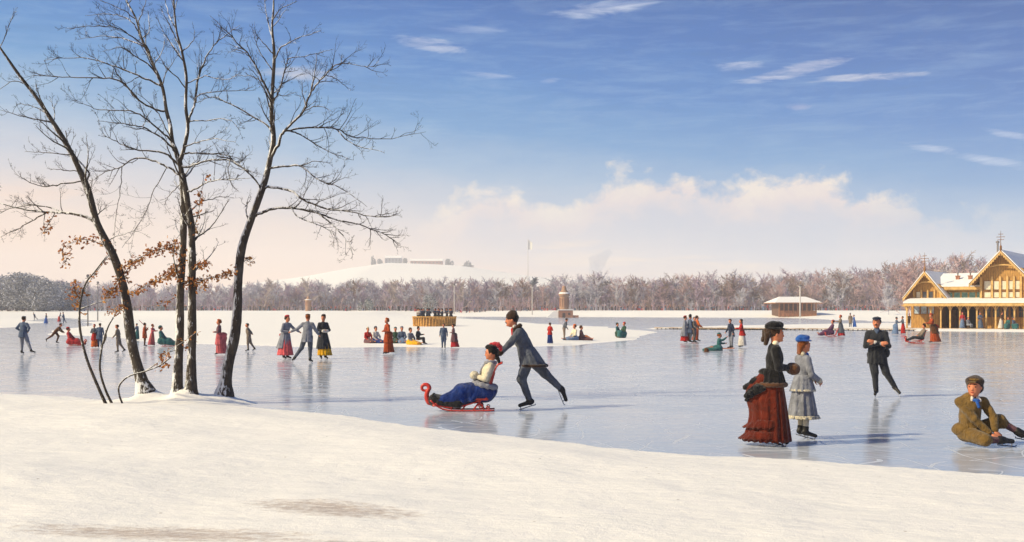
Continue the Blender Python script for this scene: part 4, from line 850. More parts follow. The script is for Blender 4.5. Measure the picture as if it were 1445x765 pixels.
# lower storey
wall_part('lower_wall', [(bX(1288), bX(1327), -.6, 6, zg-.05, zb+.15)], MO)
for px0, px1 in ((1292.5, 1300), (1302, 1310), (1312, 1320.5)): window(px0, px1, 432.5, 443.5, -.6, MBLUE, MOD)
wall_part('veranda_back_wall', [(bX(1327)+.01, bX(1385), 2.2, 6, zg-.05, zb+.3)], MDK)
for px in (1336, 1349, 1363, 1377): wall_part('door', [(bX(px)-.34, bX(px)+.34, 2.1, 2.196, zg, bZ(438))], MOD if px != 1363 else mat('black_doorway', (.02, .015, .012), .9))
wall_part('lower_wall', [(bX(1386)-.01, bX(1520), -1.3, 6, zg-.05, zb+.15)], MO)
for px0, px1 in ((1393, 1402), (1406, 1415), (1419, 1427), (1431, 1438), (1442, 1450), (1458, 1466), (1474, 1482)): window(px0, px1, 434, 447.5, -1.3, MGL, MOD, .5)
wall_part('deck', [(bX(1281), bX(1520), -3.6, 8, -.1, zg)], MPL)

# ---------------- winter haze ----------------
hm_ = bpy.data.materials.new('haze'); hm_.use_nodes = True; hn = hm_.node_tree; hn.nodes.clear(); ho = hn.nodes.new('ShaderNodeOutputMaterial'); hv = hn.nodes.new('ShaderNodeVolumePrincipled')
hv.inputs['Color'].default_value = (.97, .97, 1.0, 1); hv.inputs['Density'].default_value = .00048; hv.inputs['Anisotropy'].default_value = 0; hn.links.new(hv.outputs[0], ho.inputs['Volume'])
mb = MB(); mb.box(-1500, 1500, -60, 1760, -9.5, 90); tag(mb.build('haze', hm_), kind='stuff')

sm_ = bpy.data.materials.new('chimney_smoke'); sm_.use_nodes = True; hn = sm_.node_tree; hn.nodes.clear(); ho = hn.nodes.new('ShaderNodeOutputMaterial'); hv = hn.nodes.new('ShaderNodeVolumePrincipled')
hv.inputs['Color'].default_value = (.62, .68, .80, 1); hv.inputs['Density'].default_value = .09; hn.links.new(hv.outputs[0], ho.inputs['Volume'])
D = 480; c_ = lambda px, py: np.array([(px-CX)*D/F, D, EYE+(HY-py)*D/F]); q = [(843, 392, 2.2), (840, 382, 2.8), (843, 373, 3.4), (850, 364, 3.0), (858, 357, 2.0), (836, 366, 2.0)]
o = smesh('smoke', [('e', c_(a, b2), (r_, r_, r_*.8), None, 1.5, 0) for a, b2, r_ in q], .45, sm_, noise_amp=.6, nscale=.35); tag(o, kind='stuff')
# ---------------- people ----------------
def rotm(yaw=0, pitch=0, roll=0):
    return np.array(Matrix.Rotation(yaw, 3, 'Z') @ Matrix.Rotation(pitch, 3, 'Y') @ Matrix.Rotation(roll, 3, 'X'))
ARM = dict(down=((-.03, .23, .20), (.05, .25, -.03)), fwd=((.10, .21, .24), (.34, .15, .27)), low=((.06, .22, .20), (.26, .17, .04)), muff=((.03, .23, .19), (.22, .045, .18)), crossed=((.10, .26, .22), (.24, -.07, .25)),
           back=((-.10, .22, .22), (-.22, .06, .10)), out=((.05, .38, .34), (.12, .56, .24)), lap=((.10, .22, .20), (.26, .10, .06)), up=((.10, .24, .40), (.30, .18, .55)), hip=((-.04, .33, .24), (.08, .18, .10)), reach=((.18, .22, .34), (.44, .16, .36)))
LEG = dict(stand=((.02, .09, .50), (0, .09, .11)), fore=((.14, .09, .52), (.12, .09, .12)), rear=((-.10, .09, .50), (-.34, .09, .17)), glide=((-.22, .09, .56), (-.60, .10, .32)), side=((.03, .22, .52), (-.05, .46, .16)), bent=((.20, .10, .54), (.06, .09, .11)),
           sit=((.34, .11, .27), (.66, .11, .10)), sit2=((.36, .12, .16), (.70, .12, .09)), chair=((.38, .10, .42), (.44, .10, .11)), sled=((.40, .10, .44), (.80, .09, .26)))
HAT = ('none', 'cap', 'fur', 'bowler', 'bonnet', 'feather')
SKIN = mat('skin', (206, 128, 92), .55, .10, 20, .15, 60, .35); MROSY = mat('lips', (165, 60, 50), .5); MEYE = mat('eye_dark', (.02, .015, .012), .3)
MBLADE = mat('skate_steel', (.45, .45, .47), .3, .1, metal=.9); MBOOT = mat('boot_leather', (.02, .018, .017), .5, .3)
PAL = dict(black=(26, 25, 28), char=(46, 48, 54), navy=(34, 44, 68), grey=(134, 136, 146), dgrey=(88, 93, 104), blue=(46, 96, 178), royal=(18, 46, 112), teal=(46, 98, 100), red=(178, 34, 28), crim=(178, 44, 50), pink=(222, 96, 100), rose=(196, 94, 98), rust=(168, 70, 26), orange=(204, 98, 34),
           yellow=(232, 172, 20), brown=(96, 60, 34), dbrown=(62, 40, 26), taupe=(134, 118, 104), white=(214, 206, 196), cream=(228, 216, 188), purple=(92, 50, 84), mauve=(106, 72, 78), green=(48, 78, 62), olive=(116, 90, 46), slate=(84, 98, 122), bluegrey=(108, 130, 164), ltgrey=(150, 150, 160), hairb=(58, 34, 16), hairk=(22, 16, 12), hairr=(140, 74, 28))
def hand_prims(w, d, n, s, k, mid, curl=.5, side=1):
    """palm at wrist w, pointing along d, back of the hand towards n"""
    d = np.array(d)/np.linalg.norm(d); n = np.array(n, float); n -= d*(n@d); n /= np.linalg.norm(n); c = np.cross(d, n)*side; w = np.array(w); out = []
    Rm = np.stack([d, c, n], 1); out.append(('e', w+d*.045*s, (.050*s, .040*s, .018*s), Rm, .008*s, mid))
    for i, (off, ln) in enumerate(((-.027, .068), (-.009, .078), (.009, .073), (.026, .057))):
        a = w+(d*.082+c*off)*s; b_ = a+(d*cos(curl)-n*sin(curl))*ln*.5*s; e = b_+(d*cos(curl*2.2)-n*sin(curl*2.2))*ln*.5*s
        out += [('c', a, b_, .0095*s, .009*s, .004*s, mid), ('c', b_, e, .009*s, .0075*s, .004*s, mid)]
    a = w+(d*.03-c*.030)*s; b_ = a+(d*.028-c*.026-n*.01)*s; e = b_+(d*.028-c*.008-n*.014)*s
    out += [('c', a, b_, .012*s, .010*s, .006*s, mid), ('c', b_, e, .010*s, .008*s, .004*s, mid)]
    return out
def skirt_mesh(name, top, bot, rt, rb, m, parent, bustle=0, pleat=.018, npl=14, nr=18, na=72, back=0, seed=0, scallop=0, flare=.8, bt=.18, thick=.012):
    top, bot = np.array(top, float), np.array(bot, float); t = np.linspace(0, 1, nr)[:, None]; a = (np.arange(na)*2*pi/na)[None]
    rx = rt[0]+(rb[0]-rt[0])*t**flare; ry = rt[1]+(rb[1]-rt[1])*t**flare; c = top+(bot-top)*t
    w = np.exp(-((np.abs(a)-pi)/.75)**2) if False else np.exp(-(np.minimum(np.abs(a-pi), 2*pi-np.abs(a-pi))/.8)**2)
    ph = np.sin(a*npl+1.3*np.sin(a*3+seed)+seed)*.6+np.sin(a*npl*1.7+seed*2)*.4
    rad = 1+pleat/np.maximum(rx, .05)*ph*(.15+t)*1.2
    X = c[:, 0:1]+np.cos(a)*(rx+0*a)*rad-w*(bustle*np.exp(-((t-bt)/.22)**2)+back*t**1.2); Y = c[:, 1:2]+np.sin(a)*ry*rad
    Z = c[:, 2:3]+0*a+scallop*np.sin(a*24)*(t > .97)+w*bustle*.15*np.exp(-((t-.1)/.15)**2)
    V = np.stack([X, Y, Z], -1).reshape(-1, 3); i, j = np.meshgrid(np.arange(nr-1), np.arange(na), indexing='ij'); j2 = (j+1) % na
    Q = np.stack([i*na+j, (i+1)*na+j, (i+1)*na+j2, i*na+j2], -1).reshape(-1, 4)
    cen = np.stack([c[:, 0], c[:, 1], c[:, 2]], -1).repeat(na, 0).reshape(nr, na, 3).reshape(-1, 3)
    d = V-cen; d /= np.linalg.norm(d, axis=1)[:, None]+1e-6; Vi = V-d*thick; n = len(V)
    j = np.arange(na); b0 = (nr-1)*na; rim = np.stack([b0+j, n+b0+j, n+b0+(j+1) % na, b0+(j+1) % na], 1); rim2 = np.stack([j, (j+1) % na, n+(j+1) % na, n+j], 1)
    return mesh_np(name, np.vstack([V, Vi]), np.vstack([Q, Q[:, ::-1]+n, rim, rim2]), m, parent, True)
NP_ = [0]
def person(label, px, py, top, hd, sex='m', up='grey', low='grey', hat='cap', hatc='black', hair='hairb', arms='down', legs='stand', lean=0, sc=None, cat='person', group=None, seat=0, pz=None, sh=None, turn=0, nod=0,
           over=None, trim=None, bustle=.0, J=None, gloves=None, skates=True, stock=None, D=None, z=None, hem=.07, detail=None, bx=0, must=False, hairs='short', curls=False, coat=0.0, skw=1.0, xoff=None, vox=None, skirtJ=None, extra=None):
    """builds one person; hd in degrees (0 = facing picture right, 180 left, -90 towards the viewer, 90 away)"""
    NP_[0] += 1
    jr = np.random.default_rng(NP_[0]*7+1)
    if D is None: X, D, z = ground(px, py)
    else: X = (px-CX)*D/F; z = hz(X, D) if z is None else z
    k = F/D; near = k > 60; mid = k > 28; J = J or {}; sway = (0, 0)
    if not near and not seat: lean += jr.normal()*2.5+1.5; hd += jr.normal()*8; turn += jr.normal()*16; nod += jr.normal()*5; sway = (jr.normal()*.05-.05, jr.normal()*.05)
    seated = bool(seat); sc = None if (sc is not None and sc <= 0) else sc; ph = pz if pz is not None else {0: .92, 1: .13, 2: .46, 3: .42}[seat]
    pel = np.array([bx, 0, ph]); Lm = rotm(0, R(lean)); T = lambda v: pel+Lm@np.array(v, float)
    fem = sex == 'w'; kid = sex == 'k'; shw = .145 if fem else (.145 if kid else .168); hsc = 1.16 if kid else 1.07
    if isinstance(arms, str): arms = (arms, arms)
    if isinstance(legs, str): legs = (legs, legs)
    jt = {}
    for s, nm, ar, lg in ((1, 'L', arms[0], legs[0]), (-1, 'R', arms[1], legs[1])):
        jt['s'+nm] = T((0, s*shw, .425)); e, w_ = ARM[ar]; jt['e'+nm] = T((e[0], s*e[1], e[2])); jt['w'+nm] = T((w_[0], s*w_[1], w_[2]))
        kn, an = LEG[lg]; jt['k'+nm] = np.array([kn[0], s*kn[1], kn[2]]); jt['a'+nm] = np.array([an[0], s*an[1], an[2]]); jt['h'+nm] = pel+[0, s*.09, -.02]
        tdir = np.array([.17, s*.03, -.055]); 
        if lg == 'glide': tdir = np.array([.04, s*.03, -.17])
        if lg == 'rear': tdir = np.array([.14, s*.02, -.10])
        if lg == 'side': tdir = np.array([.12, s*.10, -.06])
        if seated: tdir = np.array([.12, s*.03, .03]) if seat != 3 else np.array([.16, s*.02, -.05])
        jt['t'+nm] = jt['a'+nm]+tdir
    nk = T((.0, 0, .50)); hc = nk+rotm(0, R(lean*.35))@np.array([.025, 0, .158])
    jt['n'] = nk; jt['H'] = hc
    for a, v in J.items(): jt[a] = np.array(v, float)
    hc = jt['H']; nk = jt['n']
    HR = rotm(R(turn), R(nod)); h = lambda v: hc+HR@(np.array(v, float)*hsc)
    hs = hsc
    e_ = lambda c, r, kk=.02, mm=0, Rm=None: ('e', c, tuple(q for q in r), Rm if Rm is not None else HR, kk, mm)
    parts = {}
    B = [e_(hc, (.087*hs, .071*hs, .103*hs)), e_(h((.032, 0, -.045)), (.055*hs, .050*hs, .070*hs), .03), ('c', nk-[0, 0, .04], h((-.015, 0, -.06)), .052, .048, .02, 0),
         ('c', T((0, 0, .05)), T((0, 0, .36)), .075, .075, .03, 0), ('c', T((0, 0, .42)), jt['sL'], .04, .035, .03, 0), ('c', T((0, 0, .42)), jt['sR'], .04, .035, .03, 0)]
    if near: B += [('c', h((.080, 0, .010)), h((.096, 0, -.026)), .009, .0125, .012, 0), e_(h((-.005, .072, -.01)), (.018, .010, .027), .008), e_(h((-.005, -.072, -.01)), (.018, .010, .027), .008),
                   ('c', h((.078, -.038, .022)), h((.078, .038, .022)), .010, .010, .015, 0), e_(h((.078, 0, -.085)), (.018, .020, .016), .015)]
    elif mid: B += [('c', h((.082, 0, .012)), h((.106, 0, -.026)), .012, .015, .012, 0)]
    for n_ in 'LR':
        B += [('c', jt['s'+n_], jt['e'+n_], .042, .034, .03, 0), ('c', jt['e'+n_], jt['w'+n_], .034, .025, .02, 0)]
        fd = jt['w'+n_]-jt['e'+n_]; fd /= np.linalg.norm(fd)
        if near and arms[0] != 'muff':
            nn = J.get('pn'+n_, np.array([0, 1 if n_ == 'L' else -1, .3])); dd_ = J.get('hd'+n_, fd); hp = hand_prims(jt['w'+n_]+fd*.008, dd_, nn, 1.02, 0, 0 if gloves is None else 1, J.get('curl', .55), 1 if n_ == 'L' else -1); B += hp
        else: B += [e_(jt['w'+n_]+fd*.055, (.055, .030, .030), .02, 0 if gloves is None else 1, rotm(math.atan2(fd[1], fd[0]), -math.asin(fd[2])))]
        B += [('c', jt['h'+n_], jt['k'+n_], .07, .05, .03, 0), ('c', jt['k'+n_], jt['a'+n_], .045, .032, .03, 0), ('c', jt['a'+n_], jt['t'+n_], .03, .024, .02, 0)]
    Bm = [SKIN, fur(PAL[gloves]) if gloves else SKIN]
    # garments
    wst = .100 if fem else .128
    hipr = (.13, .155, .13) if not fem else (.12, .15, .10)
    U = [('c', T((-.01, 0, .445)), jt['sL'], .060, .056, .05, 0), ('c', T((-.01, 0, .445)), jt['sR'], .060, .056, .05, 0), e_(T((.012, 0, .31)), (.122 if fem else .135, shw+.004, .17), .05, 0, Lm), e_(T((.0, 0, .17)), (wst, wst+.03, .14), .05, 0, Lm), e_(T((-.005, 0, .03)), hipr, .05, 0, Lm), ('c', nk-[0, 0, .06], nk-[0, 0, .005], .075, .056, .04, 0)]
    for n_ in 'LR': U += [('c', jt['s'+n_], jt['e'+n_], .064, .055, .03, 0), ('c', jt['e'+n_], jt['e'+n_]+(jt['w'+n_]-jt['e'+n_])*.93, .053, .043, .02, 0)]
    parts['jacket'] = (U, cloth(PAL[up]), .006)
    P = []
    if not fem or seated:
        P += [e_(pel+[0, 0, -.02], (.125, .15, .11), .05, 0, None)]
    if not fem:
        for n_ in 'LR':
            P += [('c', jt['h'+n_], jt['k'+n_], .106, .078, .04, 0), ('c', jt['k'+n_], jt['k'+n_]+(jt['a'+n_]-jt['k'+n_])*(.86 if stock is None else .25), .074, .052, .03, 0)]
        parts['trousers'] = (P, cloth(PAL[low]), .006)
        if stock:
            parts['stockings'] = ([('c', jt['k'+n_]+(jt['a'+n_]-jt['k'+n_])*.1, jt['a'+n_], .052, .038, .02, 0) for n_ in 'LR'], cloth(PAL[stock]), 0)
    elif seated:
        a, b_ = (jt['kL']+jt['kR'])/2, (jt['aL']+jt['aR'])/2; dr = np.array([b_[0]-pel[0], b_[1]-pel[1], 0.]); ln = np.linalg.norm(dr)+1e-6; dr /= ln; ya = math.atan2(dr[1], dr[0]); Ry_ = rotm(ya)
        if seat == 1:
            P += [('e', pel*[1, 1, 0]+dr*ln*.40+[0, 0, .06], (ln*.62, .30, .15), Ry_, .10, 0), ('e', pel*[1, 1, 0]+dr*ln*.80+[0, 0, .04], (ln*.36, .24, .10), Ry_, .08, 0), ('c', pel+[0, 0, .05], a+[0, 0, -.02], .15, .08, .10, 0), ('e', pel*[1, 1, 0]+[0, 0, .10], (.22, .24, .19), None, .08, 0)]
        elif seat == 2:
            for n_ in 'LR': P += [('c', jt['h'+n_]+[0, 0, .01], jt['k'+n_]+[0, 0, -.03], .13, .12, .06, 0), ('c', jt['k'+n_]+[0, 0, -.03], jt['a'+n_], .12, .075, .06, 0)]
            P += [('c', pel+[.02, 0, -.10], a*[1, 1, 0]+[0, 0, .24], .15, .14, .10, 0), ('c', a*[1, 1, 0]+[0, 0, .24], b_*[1, 1, 0]+[-.06, 0, .17], .14, .09, .08, 0), ('e', pel+[-.05, 0, -.07], (.17, .22, .15), None, .06, 0), ('c', pel+[0, 0, .02], a+[0, 0, .03], .15, .10, .08, 0)]
            for q in (.12, .3, .48, .66): P += [('c', pel+dr*ln*q+[0, -.17+.05*q, -.04-.22*q], pel+dr*ln*(q+.16)+[0, -.20+.10*q, -.17-.12*q], .035, .045, .05, 0), ('c', pel+dr*ln*q+[0, .17-.05*q, -.04-.22*q], pel+dr*ln*(q+.16)+[0, .20-.10*q, -.17-.12*q], .035, .045, .05, 0)]
        else:
            for n_ in 'LR': P += [('c', jt['h'+n_], jt['k'+n_], .13, .13, .08, 0)]
            P += [('c', a, b_*[1, 1, 0]+[-.05, 0, .14], .15, .20, .10, 0), ('c', pel, pel*[1, 1, 0]+[.05, 0, .18], .16, .20, .10, 0)]
        parts['skirt'] = (P, cloth(PAL[low]), .022)
    bt = []
    for n_ in 'LR':
        bt += [('c', jt['a'+n_]+(jt['k'+n_]-jt['a'+n_])*.22, jt['a'+n_]+[0, 0, 0], .052, .046, .02, 0), ('c', jt['a'+n_]-(jt['t'+n_]-jt['a'+n_])*.18, jt['t'+n_], .040, .030, .03, 0)]
    if not (fem and seated and not near): parts['boots'] = (bt, MBOOT, 0)
    hm = cloth(PAL[hair]) if not near else fur(PAL[hair])
    Hh = [e_(h((-.024, 0, .024)), (.087*hs, .081*hs, .094*hs), .02)]
    if fem and hairs == 'short' or hairs == 'bun': Hh += [e_(h((-.095, 0, .01)), (.048*hs, .050*hs, .055*hs), .03)]
    if hairs == 'long' or curls: Hh += [('c', h((-.07, s*.03, -.02)), h((-.085, s*.035, -.13)), .038, .024, .03, 0) for s in (-1, 0, 1)]
    if hairs == 'mop': Hh += [e_(h((-.015, 0, .060)), (.108, .110, .070), .03), e_(h((-.045, 0, -.02)), (.075, .102, .075), .03)]
    parts['hair'] = (Hh, hm, .008 if near else 0)
    hcm = (fur if hat in ('fur',) else cloth)(PAL[hatc])
    if hat == 'cap': Ht = [e_(h((-.008, 0, .082)), (.096, .090, .034), .015), ('c', h((.06, -.03, .068)), h((.06, .03, .068)), .012, .012, .01, 0), e_(h((.095, 0, .058)), (.035, .055, .008), .01)]
    elif hat == 'fur': Ht = [('c', h((-.006, 0, .045)), h((-.014, 0, .062)), .096, .092, .02, 0)]
    elif hat == 'bowler': Ht = [e_(h((-.01, 0, .095)), (.086, .082, .078), .01), e_(h((-.01, 0, .066)), (.125, .112, .012), .012)]
    elif hat == 'bonnet' and near: Ht = [e_(h((-.025, 0, .105)), (.110, .100, .066), .02), e_(h((-.015, 0, .072)), (.140, .125, .018), .012), e_(h((-.10, 0, .09)), (.06, .06, .05), .02), e_(h((.03, 0, .125)), (.06, .05, .04), .02)]
    elif hat == 'bonnet': Ht = [e_(h((-.03, 0, .095)), (.085, .082, .052), .02), e_(h((-.025, 0, .070)), (.115, .105, .014), .012), e_(h((-.10, 0, .06)), (.04, .05, .04), .02)]
    elif hat == 'feather': Ht = [e_(h((-.02, 0, .098)), (.088, .078, .045), .02), e_(h((.02, 0, .10)), (.06, .05, .05), .02), e_(h((-.08, 0, .075)), (.05, .06, .045), .02)]
    else: Ht = None
    if Ht: parts['hat'] = (Ht, hcm, .010 if near and hat != 'cap' else 0)
    # scale so that the head (with hat) reaches the given height in the picture
    zt = max(max(p[1][2], p[2][2])+max(p[3], p[4]) if p[0] == 'c' else p[1][2]+min(p[2]) for pr in parts.values() for p in pr[0])
    if sc is None: sc = (py-top)/k/zt*(1.0)
    root_loc = (X, D, z)
    V = vox or float(np.clip(.42/(k*.7087), .0065, .026))
    def S_(pr):
        o = []
        for p in pr:
            if p[0] == 'c': o.append(('c', p[1]*sc, p[2]*sc, p[3]*sc, p[4]*sc, p[5]*sc, p[6]))
            else: o.append(('e', np.array(p[1])*sc, tuple(q*sc for q in p[2]), p[3], p[4]*sc, p[5]))
        return o
    body = smesh('person', S_(B), V, Bm, loc=root_loc); body.rotation_euler = (0, 0, R(hd))
    tag(body, label, cat, group)
    for nm, (pr, m, amp) in parts.items():
        smesh(nm, S_(pr), V if nm != 'skirt' else V*1.3, m, body, amp*sc*(1.3 if near else 1) if k > 20 else 0, 11 if nm != 'skirt' else 6)
    if fem and not seated:
        lo = max(hem, .05); hc_ = (jt['aL']+jt['aR'])/2
        skirt_mesh('skirt', (pel+[-.01, 0, .13])*sc, np.array([hc_[0]*.4+(-.03 if bustle else 0)+sway[0], sway[1], lo])*sc, (.105*sc, .13*sc), (.27*sc*skw, .27*sc*skw), cloth(PAL[low]), body, bustle*sc, .020*sc, 13, back=bustle*.7*sc, bt=.30 if near else .2, seed=NP_[0], scallop=.012*sc if near else 0)
    if over:    # overskirt or flared coat skirt; over=(colour, hem height, flare)
        oc, oh, of = over
        if fem and not seated:
            tq = np.clip((pel[2]+.13-oh)/(pel[2]+.13-max(hem, .05)), 0, 1); of = max(of, .105+(.27*skw-.105)*tq**.8+.035)
        skirt_mesh('overskirt' if fem else 'coat_skirt', T((-.005, 0, .16))*sc, (T((-.01, 0, oh-ph if not seated else -.05))+[sway[0]*.5, sway[1]*.5, 0])*sc, ((wst+.012)*sc, (wst+.04)*sc), (of*sc, (of+.02)*sc), cloth(PAL[oc]), body, (bustle*(1.15 if oh < .65 else .35)+.01)*sc if fem else 0, .014*sc, 9, back=(bustle*.5*sc if oh < .65 else 0), seed=NP_[0]+3)
    if trim:    # fur hem round the jacket or coat: (colour, height, radius, thickness)
        tc_, th_, tr_, tk = trim; mb = MB(); a = np.linspace(0, 2*pi, 41); c_ = T((0, 0, th_-ph))
        mb.tube(np.stack([c_[0]+(tr_)*np.cos(a)-(bustle*.45*np.exp(-((a-pi)/.7)**2)), c_[1]+(tr_+.02)*np.sin(a), c_[2]+0*a], 1)*sc, tk*sc*(1+.18*np.sin(a*17)), 8, cap=False); mb.build('fur_trim', fur(PAL[tc_]), body, True)
    if near or (k > 38):
        for s in (-1, 1):
            smesh('eye', S_([e_(h((.0795 if near else .084, s*.030, .004)), (.009, .013, .008), .004)]), V*.6 if near else V*.7, MEYE, body)
        if near:
            smesh('mouth', S_([e_(h((.0875, 0, -.058)), (.007, .021, .0075), .004)]), V*.6, MROSY, body)
            smesh('eyebrow', S_([('c', h((.088, s*.018, .030)), h((.082, s*.045, .031)), .0055, .004, .002, 0) for s in (-1, 1)]), V*.6, hm, body)
    if must: smesh('moustache', S_([('c', h((.098, 0, -.040)), h((.086, s*.036, -.050)), .010, .005, .004, 0) for s in (-1, 1)]), V*.7, hm, body)
    if skates and mid and (not seated or near) and not (fem and k < 38):
        for n_ in 'LR':
            a, t_ = jt['a'+n_], jt['t'+n_]; d = (t_-a); d /= np.linalg.norm(d); up_ = np.cross(np.cross(d, [0, 0, 1.]), d); up_ /= np.linalg.norm(up_)+1e-9
            q0, q1 = a-d*.075, t_+d*.045; q = [q0-up_*.05, q0-up_*.068, q1-up_*.062, q1+d*.03-up_*.045]
            mb = MB(); mb.tube(np.array(q)*sc, .007*sc, 4); mb.tube(np.array([a-up_*.03, a-up_*.066])*sc, .008*sc, 4); mb.tube(np.array([t_-up_*.02, t_-up_*.062])*sc, .008*sc, 4); mb.build('skate', MBLADE, body)
    if extra: extra(body, sc, jt, T, h, e_, V, S_)
    return body, sc, jt
# ---------------- push sleds ----------------
MRED = mat('red_lacquer', (.56, .035, .02), .35, .2, 8, spec=.5)
def sled(label, px, py, hd, sc, seatc='red', m=MRED, detail=True, group='push sleds on the ice'):
    X, D, z = ground(px, py); r = empty('push_sled', (X, D, z), R(hd)); tag(r, label, 'sled', group)
    for s in (-1, 1):
        y_ = s*.19; mb = MB(); P = smooth_poly(np.array([[-.42, y_, .03], [.0, y_, .022], [.45, y_, .03], [.66, y_, .10], [.80, y_, .22]]), 4)*sc; mb.tube(P, .016*sc, 6); mb.build('runner', m, r, True)
        mb = MB(); P = smooth_poly(np.array([[-.30, y_*.9, .30], [-.05, y_*.9, .18], [.25, y_*.9, .10], [.55, y_*.9, .09], [.72, y_*.9, .16]]), 4)*sc; mb.tube(P, .015*sc, 6)
        for a in ((-.22, .03, -.12, .21), (-.02, .03, -.18, .24), (.2, .03, .12, .13), (.4, .03, .40, .10)): mb.tube(np.array([[a[0], y_, a[1]], [a[2], y_*.9, a[3]]])*sc, .012*sc, 5)
        t = np.linspace(0, 2*pi*1.1, 16); mb.tube(np.stack([-.16+.05*np.cos(t)*(1-t/12), y_+0*t, .10+.05*np.sin(t)*(1-t/12)], 1)*sc, .011*sc, 5)
        t = np.linspace(0, 2*pi*1.1, 16); mb.tube(np.stack([-.30+.035*np.cos(t)*(1-t/12), y_+0*t, .075+.035*np.sin(t)*(1-t/12)], 1)*sc, .010*sc, 5)
        mb.build('side_frame', m, r, True)
    mb = MB(); n = 26; t = np.linspace(0, 1, n)   # swan-neck scroll at the prow
    P = []
    for q in np.linspace(0, 1, 10): P.append([.70+.14*q, 0, .12+.04*q])
    for q in np.linspace(0, 1, 10)[1:]: P.append([.84+.05*sin(q*pi)-.01*q, 0, .16+.28*q])
    for q in np.linspace(0, 1.75*pi, 22)[1:]: P.append([.84+.075+.085*(1-q/12)*(-cos(q)), 0, .42+.080*(1-q/12)*sin(q)+.02])
    P = np.array(P)*sc; rr = np.interp(np.linspace(0, 1, len(P)), [0, .25, .45, .7, 1], [.03, .052, .042, .032, .020])*sc
    mb.tube(P, rr, 10); mb.box(.64*sc, .76*sc, -.19*sc, .19*sc, .10*sc, .135*sc); mb.build('scroll_prow', m, r, True)
    mb = MB(); mb.box(-.30*sc, .30*sc, -.19*sc, .19*sc, .22*sc, .255*sc); mb.box(.3005*sc, .66*sc, -.17*sc, .17*sc, .11*sc, .135*sc); mb.build('seat', m, r)
    mb = MB()
    for s in (-1, 1): mb.tube(smooth_poly(np.array([[-.26, s*.19, .24], [-.34, s*.19, .55], [-.46, s*.19, .86], [-.56, s*.19, .93]]), 3)*sc, .018*sc, 6)
    for zz in (.36, .5, .64): mb.tube(np.array([[-.285-(zz-.3)*.3, -.19, zz], [-.285-(zz-.3)*.3, .19, zz]])*sc, .013*sc, 5)
    for yy in (-.1, 0, .1): mb.tube(np.array([[-.29, yy, .27], [-.42, yy, .74]])*sc, .018*sc, 5)
    mb.build('backrest', m, r, True)
    mb = MB(); mb.tube(np.array([[-.56, -.27, .93], [-.56, .27, .93]])*sc, .02*sc, 6); mb.build('push_handle', m, r, True)
    return r
# ===== the pair with the big red sled =====
sled('large ornate red push sled with a curled swan-neck prow under the blue-skirted lady', 667, 580, 180, .92)
def x_seated(body, sc, jt, T, h, e_, V, S_):
    f = fur(PAL['cream']); g_ = fur(PAL['ltgrey'])
    smesh('muff', S_([('c', T((.24, -.09, .19)), T((.24, .09, .19)), .075, .075, .02, 0)]), V, f, body, .008)
    tr = MB(); a = np.linspace(0, 2*pi, 41); c_ = T((.01, 0, .07)); q = np.stack([.185*np.cos(a), .225*np.sin(a), 0*a+.0], 1)@rotm(0, R(-14)).T+c_; tr.tube(q*sc, .050*sc*(1+.22*np.sin(a*11)), 9, cap=False); tr.build('fur_trim', g_, body, True)
    cr = MB(); a = np.linspace(0, 2*pi, 29); c_ = T((.01, 0, .475)); q = np.stack([.085*np.cos(a), .10*np.sin(a), .02*np.sin(a)], 1)+c_; cr.tube(q*sc, .032*sc*(1+.15*np.sin(a*9)), 8, cap=False); cr.tube(np.array([T((.09, .01, .45)), T((.135, .01, .33)), T((.13, .0, .2))])*sc, .028*sc, 7); cr.build('fur_collar', g_, body, True)
    smesh('hat_plume', S_([e_(h((-.085, 0, .135)), (.060, .05, .045), .02), e_(h((-.135, 0, .115)), (.060, .05, .050), .02), e_(h((-.17, 0, .06)), (.040, .04, .06), .02), e_(h((-.03, 0, .150)), (.04, .03, .020), .02)]), V*.8, fur(PAL['pink'] if False else (214, 60, 70)), body, .016, 30)
    smesh('hair_ringlets', S_([('c', h((-.08, s, .0)), h((-.12, s, -.20)), .040, .026, .02, 0) for s in (-.03, .02)]), V, fur(PAL['hairk']), body, .012, 28)
    smesh('lap_rug', S_([('c', np.array([.90, s*.08, .19]), np.array([.46, s*.15, .135]), .085, .075, .08, 0) for s in (-1, 1)]+[('c', np.array([.90, 0, .20]), np.array([.55, 0, .16]), .105, .09, .08, 0)]), V, fur(PAL['black']), body, .02, 12)
X_, D_, z_ = ground(667, 580)
person('lady in cream fur-trimmed jacket, blue skirt and red-plumed hat in the big red sled', 684, 0, 0, 180, 'w', 'cream', 'royal', 'feather', 'black', 'hairk', arms='muff', seat=2, pz=.40, legs='sled', lean=-14, sc=.985, D=D_, z=z_, nod=8, bustle=.03, skates=False,
       J=dict(kL=(.42, .10, .36), kR=(.42, -.10, .36), aL=(.82, .09, .17), aR=(.82, -.09, .17)), extra=x_seated)
